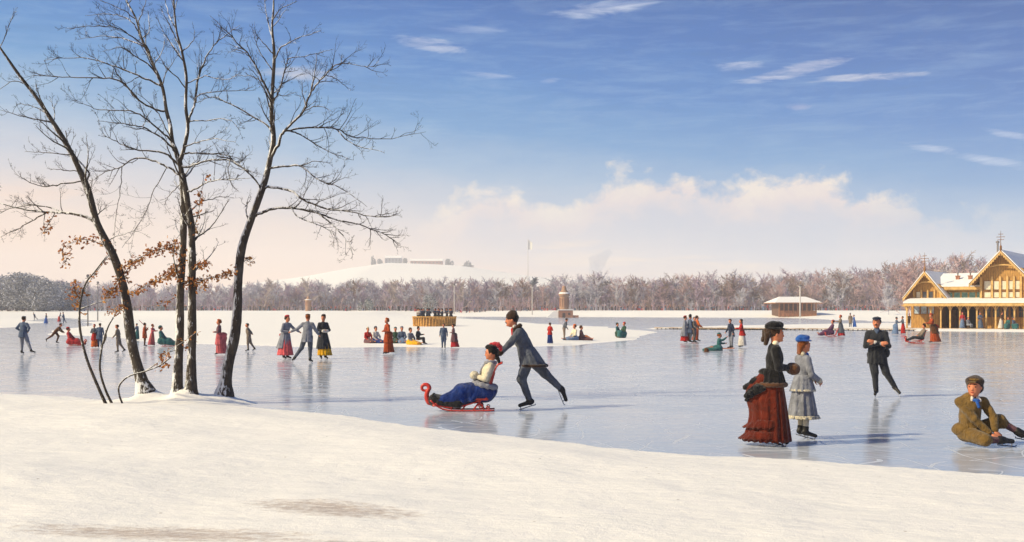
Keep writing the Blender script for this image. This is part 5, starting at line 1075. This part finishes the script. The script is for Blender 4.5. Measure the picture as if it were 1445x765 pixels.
def x_pusher(body, sc, jt, T, h, e_, V, S_):
    f = fur(PAL['dbrown'])
    smesh('fur_collar', S_([('c', T((.045, s*.065, .50)), T((.125, s*.035, .30)), .026, .018, .01, 0) for s in (-1, 1)]+[('c', T((-.06, -.07, .515)), T((-.06, .07, .515)), .035, .035, .03, 0), ('c', T((-.05, .075, .515)), T((.05, .07, .5)), .032, .028, .02, 0), ('c', T((-.05, -.075, .515)), T((.05, -.07, .5)), .032, .028, .02, 0)]), V, f, body, .006, 30)
    smesh('red_scarf', S_([('c', T((.075, 0, .50)), T((.125, 0, .36)), .035, .028, .02, 0)]), V, cloth(PAL['red']), body)
    smesh('shirt_collar', S_([('c', T((.03, -.04, .535)), T((.03, .04, .535)), .036, .036, .02, 0)]), V, cloth(PAL['white']), body)
    tr = MB(); a = np.linspace(0, 2*pi, 41); Lq = rotm(0, R(28)); q = np.stack([.218*np.cos(a), .238*np.sin(a), 0*a], 1)+T((-.01, 0, -.18)); tr.tube(q*sc, .026*sc*(1+.15*np.sin(a*13)), 8, cap=False); tr.build('fur_trim', f, body, True)
    for n_ in 'LR':
        d = jt['w'+n_]-jt['e'+n_]; smesh('fur_cuff', S_([('c', jt['e'+n_]+d*.84, jt['e'+n_]+d*.96, .050, .050, .01, 0)]), V, f, body, .005, 30)
person('man in blue-grey fur-trimmed jacket and fur hat leaning to push the big red sled', 748, 577, 437, 180, 'm', 'dgrey', 'dgrey', 'fur', 'dbrown', 'hairk', lean=23, must=True, gloves='brown', nod=4, pz=.88, bx=.02,
       J=dict(eL=(.34, .21, 1.08), wL=(.50, .19, .925), eR=(.31, -.24, 1.09), wR=(.49, -.20, .93), kL=(.14, .09, .50), aL=(.0, .09, .12), tL=(.17, .10, .065), kR=(-.25, -.09, .58), aR=(-.54, -.10, .30), tR=(-.60, -.10, .14), curl=1.0, pnL=(0, .3, 1), pnR=(0, -.3, 1), hdL=(.8, 0, -.5), hdR=(.8, 0, -.5), H=(.300, 0, 1.478)), over=('dgrey', .70, .215), extra=x_pusher)
# ===== lady and girl at the right =====
def x_lady(body, sc, jt, T, h, e_, V, S_):
    fb = fur(PAL['brown'])
    smesh('muff', S_([('c', T((.27, -.085, .17)), T((.27, .085, .17)), .085, .085, .02, 0)]), V, fb, body, .008, 30)
    smesh('bustle_bow', S_([('e', T((-.24, .03, -.02)), (.10, .09, .055), rotm(0, R(-38)), .03, 0), ('e', T((-.33, .06, -.10)), (.09, .07, .045), rotm(0, R(-30)), .03, 0), ('e', T((-.30, -.08, -.18)), (.12, .08, .065), rotm(0, R(-35)), .03, 0), ('e', T((-.20, -.10, -.12)), (.10, .08, .07), None, .03, 0), ('c', T((-.22, -.05, -.1)), T((-.36, -.02, -.30)), .05, .035, .03, 0)]), V, cloth(PAL['black']), body, .03, 16)
    smesh('hat_veil', S_([('c', h((-.07, 0, .08)), h((-.13, .0, .01)), .055, .050, .03, 0), ('c', h((-.13, .02, .02)), h((-.165, .03, -.10)), .046, .030, .02, 0), ('c', h((-.11, -.03, .0)), h((-.13, -.03, -.14)), .044, .030, .02, 0)]), V, fur(PAL['dbrown']), body, .012, 26)
    smesh('collar', S_([('c', T((.01, -.03, .52)), T((.01, .03, .52)), .046, .046, .02, 0)]), V, cloth(PAL['cream']), body)
    for i, zz in enumerate((.30, .14)):
        skirt_mesh('flounce', np.array([-.055-.035*i, 0, zz+.07])*sc, np.array([-.07-.04*i, 0, zz-.05])*sc, ((.238+.020*i)*sc, (.238+.020*i)*sc), ((.262+.018*i)*sc, (.260+.018*i)*sc), cloth((94, 30, 14)), body, 0, .012*sc, 20, nr=5, back=.10*sc, seed=i*2, scallop=.01)
PAL['darkred'] = (98, 32, 14)
person('lady in black jacket and long dark red bustled dress, standing beside the girl in grey', 1091, 628, 453, -4, 'w', 'black', 'darkred', 'bonnet', 'black', 'hairb', arms='muff', bustle=.17, skw=1.0, trim=('brown', .86, .172, .034), over=('black', .85, .160), lean=2, nod=4, extra=x_lady, hem=.06, hairs='bun')
def x_girl(body, sc, jt, T, h, e_, V, S_):
    cr = fur(PAL['cream'])
    for n_ in 'LR': smesh('fur_cuff', S_([('c', jt['e'+n_]+(jt['w'+n_]-jt['e'+n_])*.88, jt['w'+n_], .052, .050, .01, 0)]), V, cr, body, .006, 30)
    smesh('scarf', S_([('c', T((.07, 0, .50)), T((.12, .02, .44)), .036, .022, .02, 0), ('c', T((.10, .02, .46)), T((.11, .05, .38)), .022, .015, .02, 0)]), V, cloth(PAL['blue']), body)
    smesh('fur_collar', S_([('c', T((-.03, -.05, .51)), T((-.03, .05, .51)), .042, .042, .02, 0)]), V, cr, body)
    smesh('hat_brim', S_([e_(h((-.01, 0, .078)), (.12, .112, .013), .01)]), V*.8, cloth(PAL['bluegrey']), body)
    skirt_mesh('fur_hem', np.array([0, 0, .40])*sc, np.array([0, 0, .345])*sc, (.262*sc, .262*sc), (.272*sc, .272*sc), cr, body, 0, .02*sc, 12, nr=5, scallop=.008)
    for n_ in 'LR': smesh('stocking', S_([('c', jt['k'+n_], jt['a'+n_], .058, .042, .02, 0)]), V, cloth(PAL['cream']), body)
person('curly-haired girl in a short grey coat edged with cream fur and a blue hat', 1133, 619, 472, 14, 'w', 'grey', 'grey', 'bonnet', 'blue', 'hairr', arms='low', J=dict(eL=(.05, .21, 1.09), wL=(.25, .10, 1.0), eR=(.04, -.22, 1.09), wR=(.25, -.10, .98), curl=1.2), curls=True, hairs='long', hem=.355, skw=.92, trim=('cream', .82, .19, .02), over=('grey', .80, .185), extra=x_girl, nod=2)
# ===== man with crossed arms =====
def x_cross(body, sc, jt, T, h, e_, V, S_):
    smesh('shirt_collar', S_([('c', T((.06, -.03, .52)), T((.085, 0, .44)), .030, .022, .02, 0), ('c', T((.06, .03, .52)), T((.085, 0, .44)), .030, .022, .02, 0)]), V, cloth(PAL['slate']), body)
    for n_ in 'LR': smesh('cuff', S_([('c', jt['e'+n_]+(jt['w'+n_]-jt['e'+n_])*.90, jt['w'+n_], .042, .038, .01, 0)]), V, cloth(PAL['white']), body)
    smesh('coat_pouch', S_([('e', T((-.02, .20, .02)), (.09, .07, .10), None, .02, 0)]), V, cloth(PAL['char']), body, .01)
person('man in a short black coat and flat cap gliding with arms crossed and legs apart', 1237, 560, 447, -105, 'm', 'char', 'char', 'cap', 'navy', 'hairk', arms='crossed', lean=1, must=True, turn=-14, coat=1, over=('char', .70, .160), pz=.90,
       J=dict(kR=(.05, -.04, .52), aR=(.0, -.01, .12), tR=(.15, -.04, .065), kL=(.0, .18, .53), aL=(-.04, .37, .20), tL=(.08, .45, .10), eR=(.12, -.225, 1.07), wR=(.23, .05, 1.12), eL=(.12, .225, 1.07), wL=(.26, -.05, 1.15), pnL=(1, 0, .2), pnR=(1, 0, .2), curl=.3), extra=x_cross)
# ===== boy sitting on the ice: joints given in picture axes (x right, y away) =====
def x_boy(body, sc, jt, T, h, e_, V, S_):
    smesh('shirt_collar', S_([('c', jt['n']+[s*.035-.0, -.055, .015], jt['n']+[s*.055, -.085, -.02], .026, .018, .02, 0) for s in (-1, 1)]), V, cloth(PAL['white']), body)
    smesh('necktie', S_([('c', jt['n']+[.0, -.095, -.02], jt['n']+[.02, -.12, -.10], .026, .020, .02, 0), ('c', jt['n']+[-.03, -.09, -.02], jt['n']+[.03, -.09, -.02], .022, .022, .01, 0)]), V, cloth(PAL['blue']), body)
    smesh('jacket_skirt', S_([('e', (-.02, .02, .19), (.19, .17, .11), None, .03, 0)]), V, cloth(PAL['olive']), body, .012)
    smesh('knee_breeches', S_([('c', jt['hL'], jt['kL'], .10, .088, .05, 0), ('c', jt['kL'], jt['kL']+(jt['aL']-jt['kL'])*.18, .085, .07, .03, 0), ('c', jt['hR'], jt['kR'], .105, .085, .05, 0)]), V, cloth(PAL['olive']), body, .012)
person('boy in an olive-brown suit and blue necktie sitting on the ice fastening a skate', 1368, 628, 533, 0, 'k', 'olive', 'olive', 'cap', 'olive', 'hairb', seat=1, pz=.16, lean=0, turn=-128, nod=2, hairs='mop', stock='mauve', skates=True, sc=1.02, D=F*EYE/(627-438), z=0,
       J=dict(n=(.04, -.02, .60), H=(.045, -.05, .755), sL=(.19, .03, .55), sR=(-.12, .0, .55), eL=(.27, -.10, .36), wL=(.235, -.23, .20), eR=(-.02, -.19, .35), wR=(.15, -.27, .17), hL=(.08, .05, .16), hR=(-.06, -.02, .15),
              kL=(.40, .02, .30), aL=(.66, -.06, .14), tL=(.83, -.08, .10), kR=(.05, -.36, .10), aR=(.30, -.30, .09), tR=(.44, -.26, .07), pnL=(0, -.3, 1), pnR=(0, -.3, 1), curl=.7, hdL=(.3, -.5, -.6), hdR=(.9, -.2, -.3)), extra=x_boy)
# ===== trio hand in hand =====
def x_bow(c):
    def f(body, sc, jt, T, h, e_, V, S_): smesh('sash_bow', S_([('e', T((-.22, .05, .08)), (.10, .06, .05), rotm(0, R(-35)), .02, 0), ('e', T((-.32, .02, -.02)), (.09, .05, .04), rotm(0, R(-30)), .02, 0)]), V, cloth(PAL[c]), body)
    return f
person('lady in grey coat and pink skirt holding the hand of the man in grey', 403, 507, 444, -35, 'w', 'grey', 'pink', 'feather', 'crim', 'hairb', lean=7, arms=('out', 'muff'), over=('grey', .42, .26), bustle=.08, hem=.16, skw=1.1, nod=8, extra=x_bow('red'), J=dict(eL=(.16, .25, 1.20), wL=(.30, .42, 1.06)), trim=('ltgrey', .44, .255, .018))
person('man in a plain grey suit seen from behind, holding hands with ladies on both sides', 434, 512, 443, 80, 'm', 'grey', 'dgrey', 'cap', 'dbrown', 'hairr', arms='out', legs=('side', 'stand'), over=('grey', .72, .17), turn=-20, J=dict(eL=(.0, .36, 1.18), wL=(.02, .60, 1.08), eR=(.05, -.28, 1.12), wR=(.12, -.36, .98)))
def x_hands(c):
    def f(body, sc, jt, T, h, e_, V, S_): smesh('muff', S_([('c', T((.24, -.08, .16)), T((.24, .08, .16)), .06, .06, .02, 0)]), V, cloth(PAL[c]), body)
    return f
person('lady in black coat and bright yellow skirt, right end of the hand-in-hand trio', 456, 507, 443, -60, 'w', 'char', 'yellow', 'bonnet', 'dbrown', 'hairb', arms='muff', over=('char', .40, .24), hem=.15, skw=1.0, extra=x_hands('white'), turn=-15)
# ===== left side =====
person('man in a grey-blue jacket and cap standing with his back turned, at the far left', 33, 500, 446, 70, 'm', 'slate', 'grey', 'cap', 'dgrey', 'hairb', arms='hip', legs=('stand', 'side'), over=('slate', .76, .17))
person('boy in brown bending forward to push the red-dressed lady on the low sled', 78, 485, 456, 0, 'k', 'brown', 'brown', 'cap', 'dgrey', 'hairb', arms='reach', legs=('bent', 'glide'), lean=42, pz=.84)
sled('small red push sled under the lady in red near the brown boy on the left', 105, 488, 0, .62)
person('lady in pink-red dress on the small red sled before the brown boy', 99, 488, 461, 0, 'w', 'crim', 'crim', 'bonnet', 'red', 'hairb', arms='lap', seat=2, pz=.30, legs='sled', lean=-12, J=dict(aL=(.82, .1, .12), aR=(.82, -.1, .12), kL=(.42, .1, .3), kR=(.42, -.1, .3)), skates=False)
person('lady in grey jacket and orange skirt standing arm in arm with the man in blue', 133, 491, 457, -70, 'w', 'dgrey', 'orange', 'feather', 'crim', 'hairb', arms='muff', over=('red', .55, .22), hem=.08)
person('slim man in blue standing close beside the lady in the orange skirt', 141, 491, 456, 100, 'm', 'slate', 'slate', 'cap', 'dgrey', 'hairb', arms='down', over=('slate', .6, .17))
person('man in a taupe suit striding left over the ice, just left of the leaning trunk', 167, 498, 458, 180, 'm', 'taupe', 'taupe', 'cap', 'brown', 'hairb', arms=('low', 'down'), legs=('stand', 'rear'), lean=2)
person('girl in a pale teal skirt half hidden behind the leaning trunk', 194, 480, 456, 150, 'w', 'slate', 'teal', 'bonnet', 'slate', 'hairb', arms='low', hem=.12, lean=4)
def x_stick(body, sc, jt, T, h, e_, V, S_):
    mb = MB(); w_ = jt['wL']; mb.tube(np.array([w_+[.05, 0, -.1], T((.0, .16, .60)), T((-.38, .22, .98))])*sc, .022*sc, 6); mb.build('red_stick', MRED, body)
person('man in rust-brown with a red stick over his shoulder, near the leaning tree', 204, 489, 455, 10, 'm', 'rust', 'brown', 'fur', 'dbrown', 'hairb', arms=('up', 'down'), over=('rust', .6, .16), extra=x_stick, J=dict(eL=(.14, .2, 1.16), wL=(.22, .14, 1.32)))
person('lady in a rose-pink dress pushing the teal-dressed lady on a sled', 215, 488, 457, 0, 'w', 'rose', 'rose', 'bonnet', 'rust', 'hairb', arms='fwd', lean=5)
sled('small red push sled under the teal-dressed lady beside the twin trunks', 236, 489, 0, .62)
person('lady in teal dress seated on a small sled left of the twin trunks', 228, 489, 459, 0, 'w', 'teal', 'teal', 'bonnet', 'teal', 'hairb', arms='lap', seat=2, pz=.34, legs='sled', lean=-6, J=dict(aL=(.80, .1, .14), aR=(.80, -.1, .14), kL=(.42, .1, .34), kR=(.42, -.1, .34)), skates=False)
person('lone lady in dusty pink bustled dress between the twin trunks and the curved trunk', 309, 501, 450, 175, 'w', 'mauve', 'rose', 'feather', 'rust', 'hairr', arms='muff', over=('rose', .50, .22), bustle=.18, skw=.9)
person('boy in a taupe suit and grey cap skating left, just right of the curved trunk', 351, 496, 456, 180, 'k', 'taupe', 'taupe', 'cap', 'dgrey', 'hairb', arms='back', legs=('stand', 'rear'), lean=6)
person('tiny distant skater in grey leaning right, farthest left on the ice', 49, 452.5, 441, 180, 'm', 'dgrey', 'dgrey', 'cap', 'dgrey', 'hairb', arms='down', legs=('stand', 'glide'), lean=24, skates=False)
person('tiny distant lady with a bright blue skirt on the far left ice', 65, 457, 442, 0, 'w', 'dgrey', 'blue', 'bonnet', 'black', 'hairb', arms='muff', skw=1.15)
person('tiny distant lady with a red skirt leaning beside a grey man, far left', 84, 454.5, 441, 0, 'w', 'slate', 'red', 'bonnet', 'slate', 'hairb', arms='fwd', lean=14, bustle=.1)
person('tiny distant man in slate grey beside the lady with the red skirt, far left', 90, 457, 440.5, 180, 'm', 'slate', 'slate', 'cap', 'slate', 'hairb', arms='low', legs=('stand', 'rear'), lean=6)
# ===== middle =====
person('lady in bright red jacket, leftmost of the row sitting on the snow edge', 519, 484, 461, -60, 'w', 'red', 'mauve', 'feather', 'cream', 'hairb', arms='lap', seat=1, legs='sit2')
person('lady in a white jacket and blue skirt sitting on the snow edge', 530, 484, 460, -50, 'w', 'white', 'royal', 'bonnet', 'dgrey', 'hairb', arms='lap', seat=1, legs='sit2', bustle=.06)
person('tall lady in a rust-orange dress standing on the ice before the sitting row', 547, 500, 448, -150, 'w', 'rust', 'rust', 'feather', 'orange', 'hairr', arms='muff', over=('rust', .55, .20), bustle=.08, hem=.1, skw=.86)
person('lady in dark green sitting on the snow just right of the tall rust-dressed lady', 558, 484, 461, -90, 'w', 'green', 'green', 'bonnet', 'teal', 'hairb', arms='lap', seat=1, legs='sit2')
person('lady all in blue-grey sitting in the middle of the row on the snow edge', 567, 484, 460, -80, 'w', 'slate', 'bluegrey', 'bonnet', 'grey', 'hairb', arms='lap', seat=1, legs='sit2')
person('lady in a grey jacket and yellow skirt sitting at the snow edge', 579, 486, 462, -40, 'w', 'grey', 'yellow', 'bonnet', 'brown', 'hairb', arms='lap', seat=1, legs='sit2')
person('dark-suited man with one arm stretched out, rightmost of the sitting row', 590, 486, 460, -20, 'm', 'char', 'char', 'bowler', 'black', 'hairb', arms=('fwd', 'down'), seat=3, legs='chair', pz=.40)
person('man in slate suit beside the lady with a red skirt below the bandstand', 626, 492, 456.5, -90, 'm', 'slate', 'slate', 'cap', 'black', 'hairb', arms='down', over=('slate', .58, .17))
person('lady in a mauve coat and red skirt standing below the bandstand', 640, 491, 457, -160, 'w', 'mauve', 'crim', 'feather', 'dbrown', 'hairb', arms='muff', over=('mauve', .45, .23), bustle=.08, skw=1.05)
person('lady in a red shawl and blue-violet skirt standing just right of the sled pusher', 776, 485.5, 455, 60, 'w', 'red', 'royal', 'bonnet', 'brown', 'hairb', arms='muff', over=('red', .75, .19), skw=.85)
person('man in taupe-grey stooping to reach towards two seated ladies', 796, 481, 449, 0, 'm', 'dgrey', 'taupe', 'cap', 'dgrey', 'hairb', arms='low', lean=16, legs=('stand', 'stand'))
person('lady in a cream jacket and blue skirt seated on the snow beside the stooping man', 811, 480, 457, -150, 'w', 'cream', 'bluegrey', 'bonnet', 'orange', 'hairb', arms='lap', seat=1, legs='sit2')
person('lady in mauve-brown seated on the snow, her skirt trailing right', 820, 480, 459, -10, 'w', 'mauve', 'mauve', 'bonnet', 'brown', 'hairb', arms='lap', seat=1, legs='sit')
person('lady in dark teal, left of the pair crouching at the tip of the snow spit', 871, 476.5, 455, -30, 'w', 'teal', 'green', 'bonnet', 'green', 'hairb', arms='lap', seat=3, legs='chair', pz=.34)
person('lady in dark green with red hat, crouching at the tip of the snow spit', 881, 477, 454, -150, 'w', 'green', 'teal', 'bonnet', 'crim', 'hairr', arms='lap', seat=3, legs='chair', pz=.34)
# ===== right, middle distance =====
person('lady in a grey coat, red hat and red skirt, leftmost of four friends standing close', 966, 484, 445, -20, 'w', 'grey', 'red', 'feather', 'red', 'hairb', arms='muff', over=('grey', .42, .24), hem=.12)
person('man in a dark slate suit and hat, second of the four friends standing close', 973.5, 484, 443, 0, 'm', 'slate', 'dgrey', 'bowler', 'black', 'hairb', arms='down', over=('slate', .6, .17))
person('boy in taupe-grey, third of the four friends standing close', 979.5, 484, 447, -30, 'm', 'taupe', 'taupe', 'cap', 'dgrey', 'hairb', arms='low', over=('dgrey', .55, .17))
person('lady in a bright rust-orange dress, rightmost of the four friends', 984, 482, 445, 0, 'w', 'orange', 'rust', 'bonnet', 'brown', 'hairb', arms='low', skw=.75, hem=.1)
person('girl in teal dress fallen on the ice, helped by the man in dark blue', 1014, 495, 469, 0, 'w', 'teal', 'teal', 'bonnet', 'teal', 'hairr', arms=('fwd', 'up'), seat=1, legs='sit', lean=4, turn=0,
       J=dict(kL=(-.36, .1, .2), kR=(-.36, -.1, .18), aL=(-.72, .12, .09), aR=(-.72, -.12, .09), eR=(.2, -.15, .55), wR=(.38, -.1, .68)))
person('man in a dark blue jacket and grey breeches helping up the fallen girl in teal', 1032, 492, 450, 190, 'm', 'navy', 'grey', 'cap', 'hairb', 'hairb', arms=('down', 'low'), over=('navy', .68, .17), lean=3)
person('long-haired lady in red shawl and white skirt behind the man helping the fallen girl', 1047, 490.5, 450, 170, 'w', 'red', 'white', 'bonnet', 'dbrown', 'hairb', arms='fwd', hairs='long', skw=.9, over=('red', .72, .2), hem=.12)
sled('small dark red sled carrying the lady in purple near the boardwalk', 1176, 475.5, 180, .60)
person('lady in purple leaning back in a small sled near the boardwalk', 1181 - 8, 475, 451, 180, 'w', 'purple', 'purple', 'bonnet', 'crim', 'hairb', arms='lap', seat=2, pz=.34, legs='sled', lean=-12, J=dict(aL=(.80, .1, .14), aR=(.80, -.1, .14), kL=(.42, .1, .34), kR=(.42, -.1, .34)), skates=False)
person('lady in a grey-green coat and red-hemmed skirt pushing the lady in purple', 1186, 475, 444, 180, 'w', 'taupe', 'crim', 'feather', 'crim', 'hairr', arms='fwd', over=('dgrey', .30, .26), hem=.08)
person('man in grey standing on the boardwalk beside a lady in bright blue', 1200, 462, 441.5, 90, 'm', 'taupe', 'dgrey', 'bowler', 'dgrey', 'hairb', arms='down', over=('taupe', .5, .17), sc=None)
person('lady in bright blue standing on the boardwalk edge', 1205.5, 462, 444, 180, 'w', 'blue', 'blue', 'bonnet', 'slate', 'hairb', arms='muff', skw=.9)
person('lady in slate-blue bustled dress facing a lady in a red skirt, by the boathouse', 1265, 472, 447, 0, 'w', 'slate', 'bluegrey', 'bonnet', 'dgrey', 'hairb', arms='fwd', bustle=.15)
person('lady in a grey jacket and red skirt left of the boathouse', 1274, 471.5, 446, 180, 'w', 'dgrey', 'red', 'bonnet', 'brown', 'hairb', arms='fwd', skw=.85)
person('thin dark figure standing on the shore by the left corner of the boathouse', 1283, 460, 442.5, -90, 'm', 'dbrown', 'dbrown', 'bowler', 'dbrown', 'hairb', arms='down', over=('dbrown', .4, .17))
sled('red push sled with a raised scroll carrying a dark-dressed sitter before the boathouse', 1296, 485, 180, .78)
person('person in dark grey reclining in the red sled before the boathouse', 1301, 485, 456, 180, 'm', 'taupe', 'char', 'bowler', 'dbrown', 'hairb', arms='lap', seat=2, pz=.34, legs='sled', lean=-14, J=dict(aL=(.84, .1, .2), aR=(.84, -.1, .2), kL=(.44, .1, .36), kR=(.44, -.1, .36)), skates=False)
person('lady in dark rust dress and red hat pushing the sled before the boathouse', 1316, 484, 442, 180, 'w', 'rust', 'rust', 'feather', 'red', 'hairr', arms='fwd', bustle=.12, over=('brown', .55, .22), skw=.95, lean=6, extra=x_bow('red'))
def porch(label, px, top, hd, **k):
    py = k.pop('py', 461); Dp = k.pop('Dp', 101.0); Dp = (-3.35+BO[0]*BS+BD*BC)/((px-CX)/F*BS+BC); k.setdefault('sc', .86); person(label, px, py, top, hd, D=Dp, z=.15, **k)
porch('child in a red top and blue skirt standing on the veranda', 1358, 446, -90, sex='w', up='crim', low='bluegrey', hat='bonnet', hatc='crim', arms='down')
porch('small crouching figure in grey on the veranda edge', 1366, 454, -60, sex='m', up='grey', low='grey', hat='cap', hatc='grey', seat=3, legs='chair', arms='lap', Dp=99.8)
porch('figure in blue standing in the dark veranda doorway', 1383, 446, -90, sex='w', up='slate', low='slate', hat='bonnet', hatc='slate', arms='muff', Dp=101.5)
porch('figure in a white apron standing on the right part of the veranda', 1413, 447, -60, sex='w', up='brown', low='white', hat='bonnet', hatc='brown', arms='low', Dp=100.9)
porch('lady in a turquoise dress seated on the right part of the veranda', 1423, 450, -150, sex='w', up='teal', low='teal', hat='bonnet', hatc='brown', seat=3, legs='chair', arms='lap', Dp=100.4)
porch('lady in a slate dress seated beside the turquoise-dressed lady on the veranda', 1430, 449, -60, sex='w', up='slate', low='teal', hat='bonnet', hatc='dgrey', seat=3, legs='chair', arms='lap', Dp=100.4)
# fallen hat on the ice
X, D, z = ground(997, 497); r = empty('hat', (X, D, z)); tag(r, 'small brown hat lying on the ice by the hem of the fallen girl in teal', 'hat')
mb = MB(); mb.lathe([[.001, .19], [.06, .18], [.10, .13], [.105, .05], [.10, .02]], ns=14); mb.build('crown', cloth(PAL['brown']), r, True)
mb = MB(); mb.lathe([[.10, .03], [.16, .012], [.165, .004], [.09, .002]], ns=14); mb.build('brim', cloth(PAL['brown']), r, True)
# bandsmen: two proto figures copied round the stand
bx_, bd_, bz_, br_ = BAND
def bandproto(lb, up, hat):
    n0 = NP_[0]; return person(lb, 613, 0, 0, -90, 'm', up, 'char', hat, 'black', 'hairb', arms='fwd', sc=.92, D=bd_, z=bz_+.32)[0]
PR = [bandproto('bandsman in a dark coat with white crossbelt colours playing inside the round bandstand', 'navy', 'fur'), bandproto('bandsman in a white coat playing inside the round bandstand', 'white', 'fur')]
used = [0, 0]; rgb = np.random.default_rng(3)
for i in range(16):
    a = i*2*pi/16 if i < 11 else (i-11)*2*pi/5+.3; rr = br_*(.80 if i < 11 else .38); t_ = i % 2 if i < 11 else 0
    if used[t_] == 0: o = PR[t_]; kids = []
    else:
        o = PR[t_].copy(); col.objects.link(o)
        for ch in list(PR[t_].children): c = ch.copy(); col.objects.link(c); c.parent = o
    used[t_] = 1; o.location = (bx_+rr*cos(a), bd_+rr*sin(a), bz_+.32); o.rotation_euler = (0, 0, a+pi if i % 3 else -pi/2)
    o['label'] = ['bandsman in a dark coat playing inside the round bandstand', 'bandsman in a white coat playing inside the round bandstand'][t_]; o['group'] = ['dark-coated bandsmen in the bandstand', 'white-coated bandsmen in the bandstand'][t_]
# onlookers massed along the foot of the woods
Vs = []; Qs = []; Ms = []; n = 0
CM = [cloth(PAL[c]) for c in ('char', 'slate', 'crim', 'dbrown', 'bluegrey', 'white')]
def onlook(X, Y, z, h, m, m2):
    global n
    for (z0, z1, r0, r1, mm) in ((0, .5, .25, .17, m2), (.5, .84, .17, .22, m), (.84, .87, .1, .06, m), (.86, 1.0, .075, .07, 6)):
        a = np.arange(8)*pi/4; V = np.array([[X+r*h/1.7*cos(t), Y+r*.8*h/1.7*sin(t), z+q*h] for r, q in ((r0, z0), (r1, z1)) for t in a]+[[X, Y, z+z1*h]]); Vs.append(V)
        Qs.append(np.array([[i, (i+1) % 8, 8+(i+1) % 8, 8+i] for i in range(8)]+[[8+i, 8+(i+1) % 8, 16, 16] for i in range(8)])+n); Ms.append(np.full(16, mm)); n += 17
for i in range(760):
    px = rgb.uniform(-20, 1280); D = rgb.uniform(325, 335); X = (px-CX)*D/F; onlook(X, D, hz(X, D)-.02, rgb.uniform(.9, 1.75), rgb.choice(5, p=[.34, .22, .07, .33, .04]), int(rgb.choice([0, 1, 2, 3, 3, 0, 4])))
V = np.vstack(Vs); Qa = np.vstack(Qs); Ma = np.concatenate(Ms); tri = Qa[:, 2] == Qa[:, 3]
tag(mesh_np('distant_crowd', V, [Qa[~tri], Qa[tri][:, :3]], CM+[SKIN], None, False, np.concatenate([Ma[~tri], Ma[tri]])), 'far line of onlookers massed along the foot of the woods', 'crowd', kind='stuff')
print('people', NP_[0])
